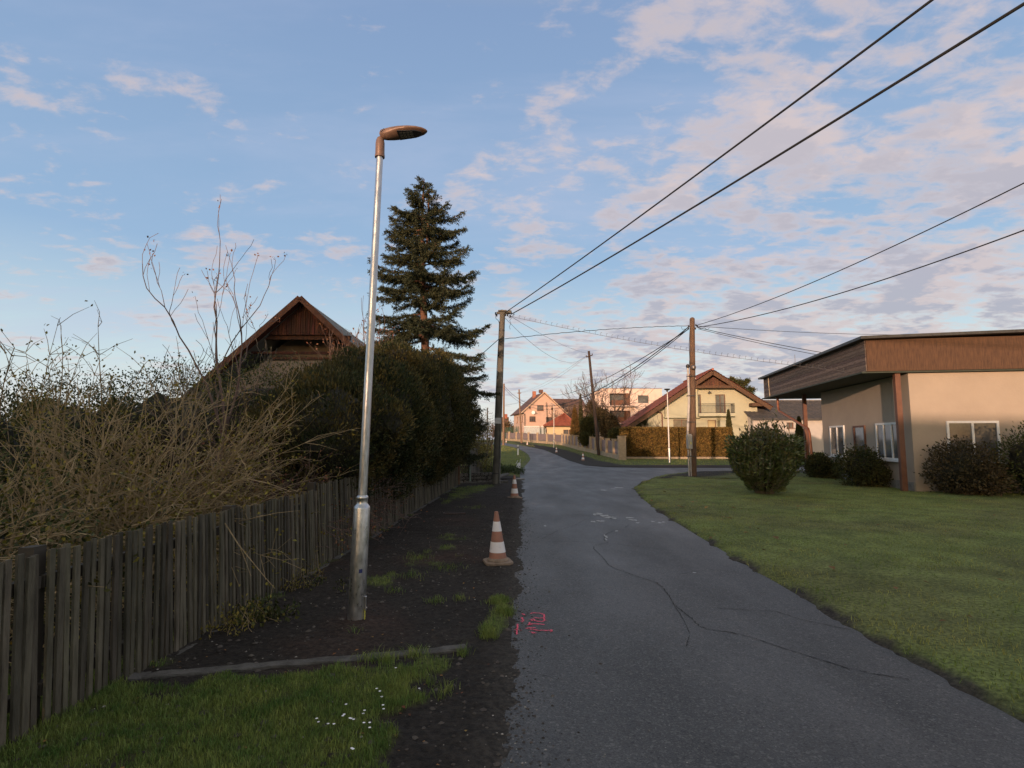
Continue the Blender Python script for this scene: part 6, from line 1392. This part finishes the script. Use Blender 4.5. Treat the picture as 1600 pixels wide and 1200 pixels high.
v, q = leaves(pp, oo, 0.13, 0.075, 0.7); np_mesh('foliage', v-np.array([t.location.x,47,hzb]), q, hedgem, t)
m = MB(); 
for i in range(14): x_ = hx0+0.4+i*(W_-.8)/13; m.tube([(x_,47.6,hzb-.1),(x_+.1,47.7,hzb+.8)],.05,5)
B(m,'trunks',bark_g,t)
m = MB(); m.box(((hx0+hx1)/2,46.75,hzb+0.05),(W_+.3,0.22,0.34)); B(m,'kerb',pillarm,t,bevel=.01)

# ---- conifers and bushes behind the pillar fence
def conifer(label, u, vt, vb, Y, halfw_px, mat, n=2500, leaf=.16):
    zb_ = gz(Y); top = P(u,vt,Y); hw_ = halfw_px*Y/F; H = top.z-zb_; t = thing('conifer', label, 'conifer', (top.x,Y,zb_))
    m = MB(); m.tube([(top.x,Y,zb_-.1),(top.x,Y,top.z-.3)],[.12,.03],6); B(m,'trunk',bark_r,t)
    h = RNG.uniform(0.02,1,n); a = RNG.uniform(0,2*PI,n); r = hw_*np.minimum(1,1.35*(1-h))**0.8*(0.65+.35*RNG.uniform(0,1,n))*(1+.2*vnoise(a*1.5,h*6,1,2,77)); pp = np.stack([top.x+np.cos(a)*r, Y+np.sin(a)*r, zb_+h*H],1); oo = np.stack([np.cos(a)*.6,np.sin(a)*.6,np.ones(n)],1)
    v, q = leaves(np.repeat(pp,2,0), np.repeat(oo,2,0), leaf, leaf*.45, .4); np_mesh('foliage', v-np.array([top.x,Y,zb_]), q, mat, t)
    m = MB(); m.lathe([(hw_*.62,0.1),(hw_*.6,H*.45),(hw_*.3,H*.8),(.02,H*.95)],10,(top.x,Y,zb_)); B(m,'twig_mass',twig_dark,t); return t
thujam = M('thuja_foliage', (0.028,0.040,0.014), 0.75, (0.07,0.065,0.022), 1.2, island=.4, spec=.2)
goldm = M('golden_conifer', (0.085,0.065,0.020), 0.75, (0.15,0.085,0.03), 0.8, island=.4, spec=.2)
conifer('narrow dark columnar conifer rising above the golden one beside the bungalow', 907, 616, 690, 78, 5.0, thujam, 3000)
conifer('broad golden-brown conifer at the right end of the bungalow', 898, 634, 690, 73, 8.5, goldm, 4500, .18)
conifer('small dark pointed conifer at the right end of the clipped hedge', 1138, 641, 700, 54, 7.5, thujam, 3500, .13)
conifer('dark conifer beside the low house at the right photo edge', 1248, 652, 700, 40, 10, thujam, 4500, .12)
conifer('dark conifer farther right beyond the photo edge', 1330, 640, 700, 44, 12, thujam, 3500, .14)
def lob(u,v,Y,rx,rz): p = P(u,v,Y); k = Y/F; return ((p.x,Y,p.z),(rx*k,rx*k*.8,rz*k))
bm_ = M('brown_green_bush', (0.040,0.036,0.018), 0.8, (0.085,0.06,0.03), 0.9, island=.45, spec=.2)
for lab, lb_, mt, n_, sh in [
  ('dark holly-like bush overgrowing the pillar fence left of the leaning pole', [lob(920,668,60,12,18),lob(914,686,59,8,9)], thujam, 2600, .55),
  ('brownish bush between the leaning pole and the hedge, right of it', [lob(952,668,56,14,20),lob(965,684,54,8,9)], bm_, 3200, .45),
  ('dark green bush hanging over the pillar fence next to its end pillar', [lob(963,680,51,9,8)], thujam, 1500, .6),
  ('loose brown bush below the walnut tree', [lob(938,655,64,16,18),lob(925,640,66,10,14)], bm_, 2600, .2)]:
    p0 = lb_[0][0]; t = thing('garden_bush', lab, 'bush', (p0[0],p0[1],gz(p0[1])))
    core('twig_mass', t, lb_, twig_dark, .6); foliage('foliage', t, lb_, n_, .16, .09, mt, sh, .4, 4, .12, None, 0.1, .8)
# walnut
wY = 66; b = P(955,700,wY); Hw = P(955,572,wY).z-gz(wY)
bare_tree('walnut_tree', 'large bare walnut tree with rounded crown in front of the modern house', (b.x-0.4,wY,gz(wY)), Hw+1.6, 5, 0.24, M('walnut_bark',(0.07,0.05,0.042),0.9,(0.12,0.09,0.07),3), 0.20, (1,2), 0.85, 0.05, 9, spread0=0.95, minr=0.015, ratio=0.80, sides=6, wig=.14)
b = P(880,690,110); bare_tree('bare_tree', 'faint bare tree rising over the brown rear roof of the orange house', (b.x,110,1.5), 9.3, 4, 0.18, stem_red, .25, (2,3), .65, .06, 5, minr=.02, spread0=.6)
b = P(897,690,95); bare_tree('bare_tree', 'bare tree between the brown roof and the modern house', (b.x,95,1.3), 8.0, 4, 0.16, stem_red, .25, (2,3), .65, .06, 5, minr=.02, spread0=.6)
b = P(1190,690,85); bare_tree('bare_tree', 'reddish bare tree above the low roofs at right', (b.x,85,1.0), 7.6, 4, 0.16, stem_red, .2, (2,3), .7, .05, 5, minr=.018, spread0=.8)
b = P(1023,715,50); bare_tree('bare_shrub', 'bare twiggy shrub against the shaded yellow wall behind the hedge', (b.x+.3,50,gz(50)), 4.3, 3, 0.04, bark_g, .3, (2,3), .6, .08, 4, minr=.008, cat='shrub')
# far spruce behind the yellow house
for u, Y, wpx, h, lab in ((1480,52,0,5.5,'round leafy tree beyond the lawn at far right'),(1560,60,0,6.5,'broad leafy tree at the right end of the view'),(1400,70,0,6.0,'leafy tree showing over the low house roof'),(1660,48,0,6.0,'leafy tree past the clad house'),(180,60,0,6.0,'leafy tree beyond the garden at far left'),(60,48,0,5.5,'round tree beyond the garden at the left end'),(-60,40,0,5,'tree past the left end of the view')):
    b = P(u,690,Y); b.z = gz(Y); leafy('village_tree', lab, b, [((b.x,Y,b.z+h*.6),(h*.36,h*.34,h*.36)),((b.x+h*.2,Y,b.z+h*.45),(h*.3,h*.3,h*.28)),((b.x-h*.22,Y+1,b.z+h*.42),(h*.28,h*.3,h*.27))], 2600, .26, .16, bm_ if Y % 8 else thujam, .45, .15, cat='tree', corek=.6, H=h, clump=.25)
sY = 80; p = P(1160,590,sY); t = thing('far_pine', 'dark pine crown showing above the right roof slope of the yellow house', 'pine', (p.x,sY,gz(sY)))
m = MB(); m.tube([(p.x,sY,0),(p.x,sY,p.z-1)],[.25,.08],6)
PP = []; DD = []
for (u,v,rad) in ((1148,597,7),(1143,593,4),(1155,598,6),(1163,600,6),(1160,607,8),(1170,610,8),(1168,596,3),(1172,618,8),(1150,606,9),(1162,618,10),(1175,610,5)):
    c = P(u,v,sY); m.bar((p.x,sY,c.z-1.0), c, .08,.08)
    for _ in range(90): PP.append(np.array(c)+RNG.normal(0,rad*sY/F*.42,3)*np.array([1,1,.6])); DD.append((random.gauss(0,.6),random.gauss(0,.6),.8))
B(m,'trunk',bark_r,t); v,q = leaves(np.repeat(np.array(PP),3,0)+RNG.normal(0,.12,(len(PP)*3,3)), np.repeat(np.array(DD),3,0), .38,.10,.6); np_mesh('foliage', v-np.array([p.x,sY,gz(sY)]), q, thujam, t)

q_ = h6.matrix_basis
for i, (lx_, ly_, r_, lab) in enumerate(((9.8,0.5,.75,'dark shrub below the wide window of the clad house'),(12.6,2.2,.9,'broad shrub at the near corner of the clad house'),(12.7,4.2,1.1,'tall shrub against the blank end wall of the clad house'),(5.6,0.6,.55,'small shrub left of the door of the clad house'))):
    c_ = q_ @ Vector((lx_,ly_,0)); leafy('garden_shrub', lab, (c_.x,c_.y,0), [((c_.x,c_.y,r_*.9),(r_,r_,r_*1.0)),((c_.x+.3,c_.y-.2,r_*.55),(r_*.8,r_*.8,r_*.6))], 1500, .10, .05, [thujam,bm_,greenl,thujam][i], .5, .1, corek=.6, H=r_*1.6)
# ---- laurel bush on the lawn
lb_ = G(1203,775); laurelm = M('laurel_leaf', (0.045,0.08,0.024), 0.36, (0.13,0.15,0.05), 2.5, island=.4, spec=.5, trans=.12)
laurely = M('young_laurel_leaf', (0.085,0.085,0.03), 0.5, (0.14,0.12,0.045), 3, island=.3, spec=.4, trans=.2)
lY = lb_.y+0.35; kx = lY/F
t = thing('laurel_bush', 'big glossy evergreen shrub with upright shoots standing on the lawn', 'bush', (lb_.x,lY,0))
m = MB(); LP = []; LD = []; YP = []; YD = []
for i in range(300):
    a = random.uniform(0,2*PI); rad = random.random()**0.55; ex = math.cos(a)*rad; ey = math.sin(a)*rad
    zt_ = (2.38 + 0.55*vnoise(np.array([ex*2.0+5]),np.array([ey*2+i*0.0]),1.3,2,91)[0])*(1-0.50*rad**1.9)+random.uniform(-.15,.12)
    if random.random() < 0.05: zt_ += random.uniform(.2,.45)
    base = Vector((lb_.x+ex*.20,lY+ey*.18,0)); mid = Vector((lb_.x+ex*0.92,lY+ey*.88,zt_*.42+0.12)); top = Vector((lb_.x+ex*1.02+0.03*zt_,lY+ey*0.98,max(zt_,.35)))
    pts = [base, base.lerp(mid,.5)+Vector((0,0,.04)), mid, mid.lerp(top,.5)+Vector((ex*.08,ey*.08,0)), top]; m.tube(pts,[.012,.010,.008,.006,.003],4,cap=False)
    n_ = 34
    for j in range(n_):
        s = 0.22+0.78*(j+random.random())/n_; q_ = s*4; k_ = min(3,int(q_)); c = pts[k_].lerp(pts[k_+1],q_-k_); ax = (pts[k_+1]-pts[k_]).normalized(); aa = random.uniform(0,2*PI); dd = ax*0.9+Vector((math.cos(aa),math.sin(aa),random.uniform(-.3,.3)))*.75
        (YP if s > .84 and random.random() < .7 else LP).append(tuple(c)); (YD if len(YP) > len(YD) else LD).append(tuple(dd))
for i in range(2600):       # leaves of the skirt
    a = random.uniform(0,2*PI); zz_ = random.uniform(.12,1.8); rr_ = 1.10*min(1,.36+zz_*.50)*random.uniform(.75,1.02); LP.append((lb_.x+math.cos(a)*rr_+.04,lY+math.sin(a)*rr_*.9,zz_)); LD.append((math.cos(a),math.sin(a),.5))
B(m,'stems',bark_g,t)
for nm, a_, d_, mt in (('foliage',LP,LD,laurelm),('young_shoots',YP,YD,laurely)):
    v, q = leaves(np.array(a_), np.array(d_), .14, .048, .35, .06); np_mesh(nm, v-np.array([lb_.x,lY,0]), q, mt, t)
core('twig_mass', t, [((lb_.x,lY,1.15),(.80,.75,.95)),((lb_.x,lY,.5),(.5,.5,.5))], twig_dark, .8)

# ============================================================ ADDED SHADE CASTERS (unseen houses and trees put behind the camera for the evening shade)
def shade_house(s, tt, w, d, e, r, label, mat, roofm):
    cx = s*math.cos(SUN_AZ)+tt*math.sin(SUN_AZ); cy = -s*math.sin(SUN_AZ)+tt*math.cos(SUN_AZ)
    t = thing('added_shade_house', label, 'house', (cx,cy,0), -SUN_AZ); m = MB(); m.box((0,0,e/2-.2),(w,d,e+.4)); m.prism([(-w/2,-d/2,e),(-w/2,d/2,e),(-w/2,0,r-.15)],(w,0,0)); m.build('wall',mat,t)
    m = MB(); slab(m,(-w/2-.5,-d/2-.5,e-.3),(w/2+.5,-d/2-.5,e-.3),(-w/2-.5,0,r),(w/2+.5,0,r),(0,-.5,.8)); slab(m,(-w/2-.5,d/2+.5,e-.3),(w/2+.5,d/2+.5,e-.3),(-w/2-.5,0,r+.01),(w/2+.5,0,r+.01),(0,.5,.8)); m.build('roof',roofm,t)
    for x_ in np.arange(-w/2+1.5,w/2-1,2.6):
        m = MB(); m.box((x_,d/2+.02,1.6),(1.1,.08,1.2)); wf = m.build('window',whitep,t); m = MB(); m.box((x_,d/2+.07,1.6),(.95,.02,1.05)); m.build('pane',glass,wf)
    return t
SH = []
GABLE_SHADE = [(-17.5,12.0),(-14.3,12.5),(-20.5,10.5)]  # tall unseen trees added to keep sun off the boarded gable
for i, (s, w, r) in enumerate([(-45,14,6.8),(-29,12,6.6),(-13,15,7.0),(4,13,6.9),(20,14,6.7),(36,12,6.8)]):
    shade_house(s, -30, w, 8.5, 3.6, r, ['whitewashed','cream','grey','buff','pale','ochre'][i]+' village house behind the viewpoint, number '+['one','two','three','four','five','six'][i]+' along the lane', plaster('village_plaster',(0.45,0.40,0.33)), tile_brown)
for i, s in enumerate((-54,-37,-33,-21,-18,-5,-2.5,12,15,28,31)+tuple(g_[0] for g_ in GABLE_SHADE)):
    tt = -27+random.uniform(-3,3); cx = s*math.cos(SUN_AZ)+tt*math.sin(SUN_AZ); cy = -s*math.sin(SUN_AZ)+tt*math.cos(SUN_AZ); h = random.uniform(5.6,8.0) if i < 11 else GABLE_SHADE[i-11][1]
    t = thing('added_shade_tree', 'leafy garden tree between the houses behind the viewpoint', 'tree', (cx,cy,0), 0, 'trees behind the viewpoint'); kw = 2.6 if i > 10 else 1.9; lobes = [((cx+random.uniform(-1,1)*(i < 11),cy+random.uniform(-1,1)*(i < 11),h*.62),(kw,kw,h*.36)),((cx,cy,h*.4),(2.4,2.4,h*.3))]
    m = MB(); m.tube([(cx,cy,-.1),(cx,cy,h*.6)],[.2,.1],8); B(m,'trunk',bark_g,t); foliage('crown',t,lobes,900 if i < 11 else 3000,.34,.22,greenl,.25,.3,4,.3)
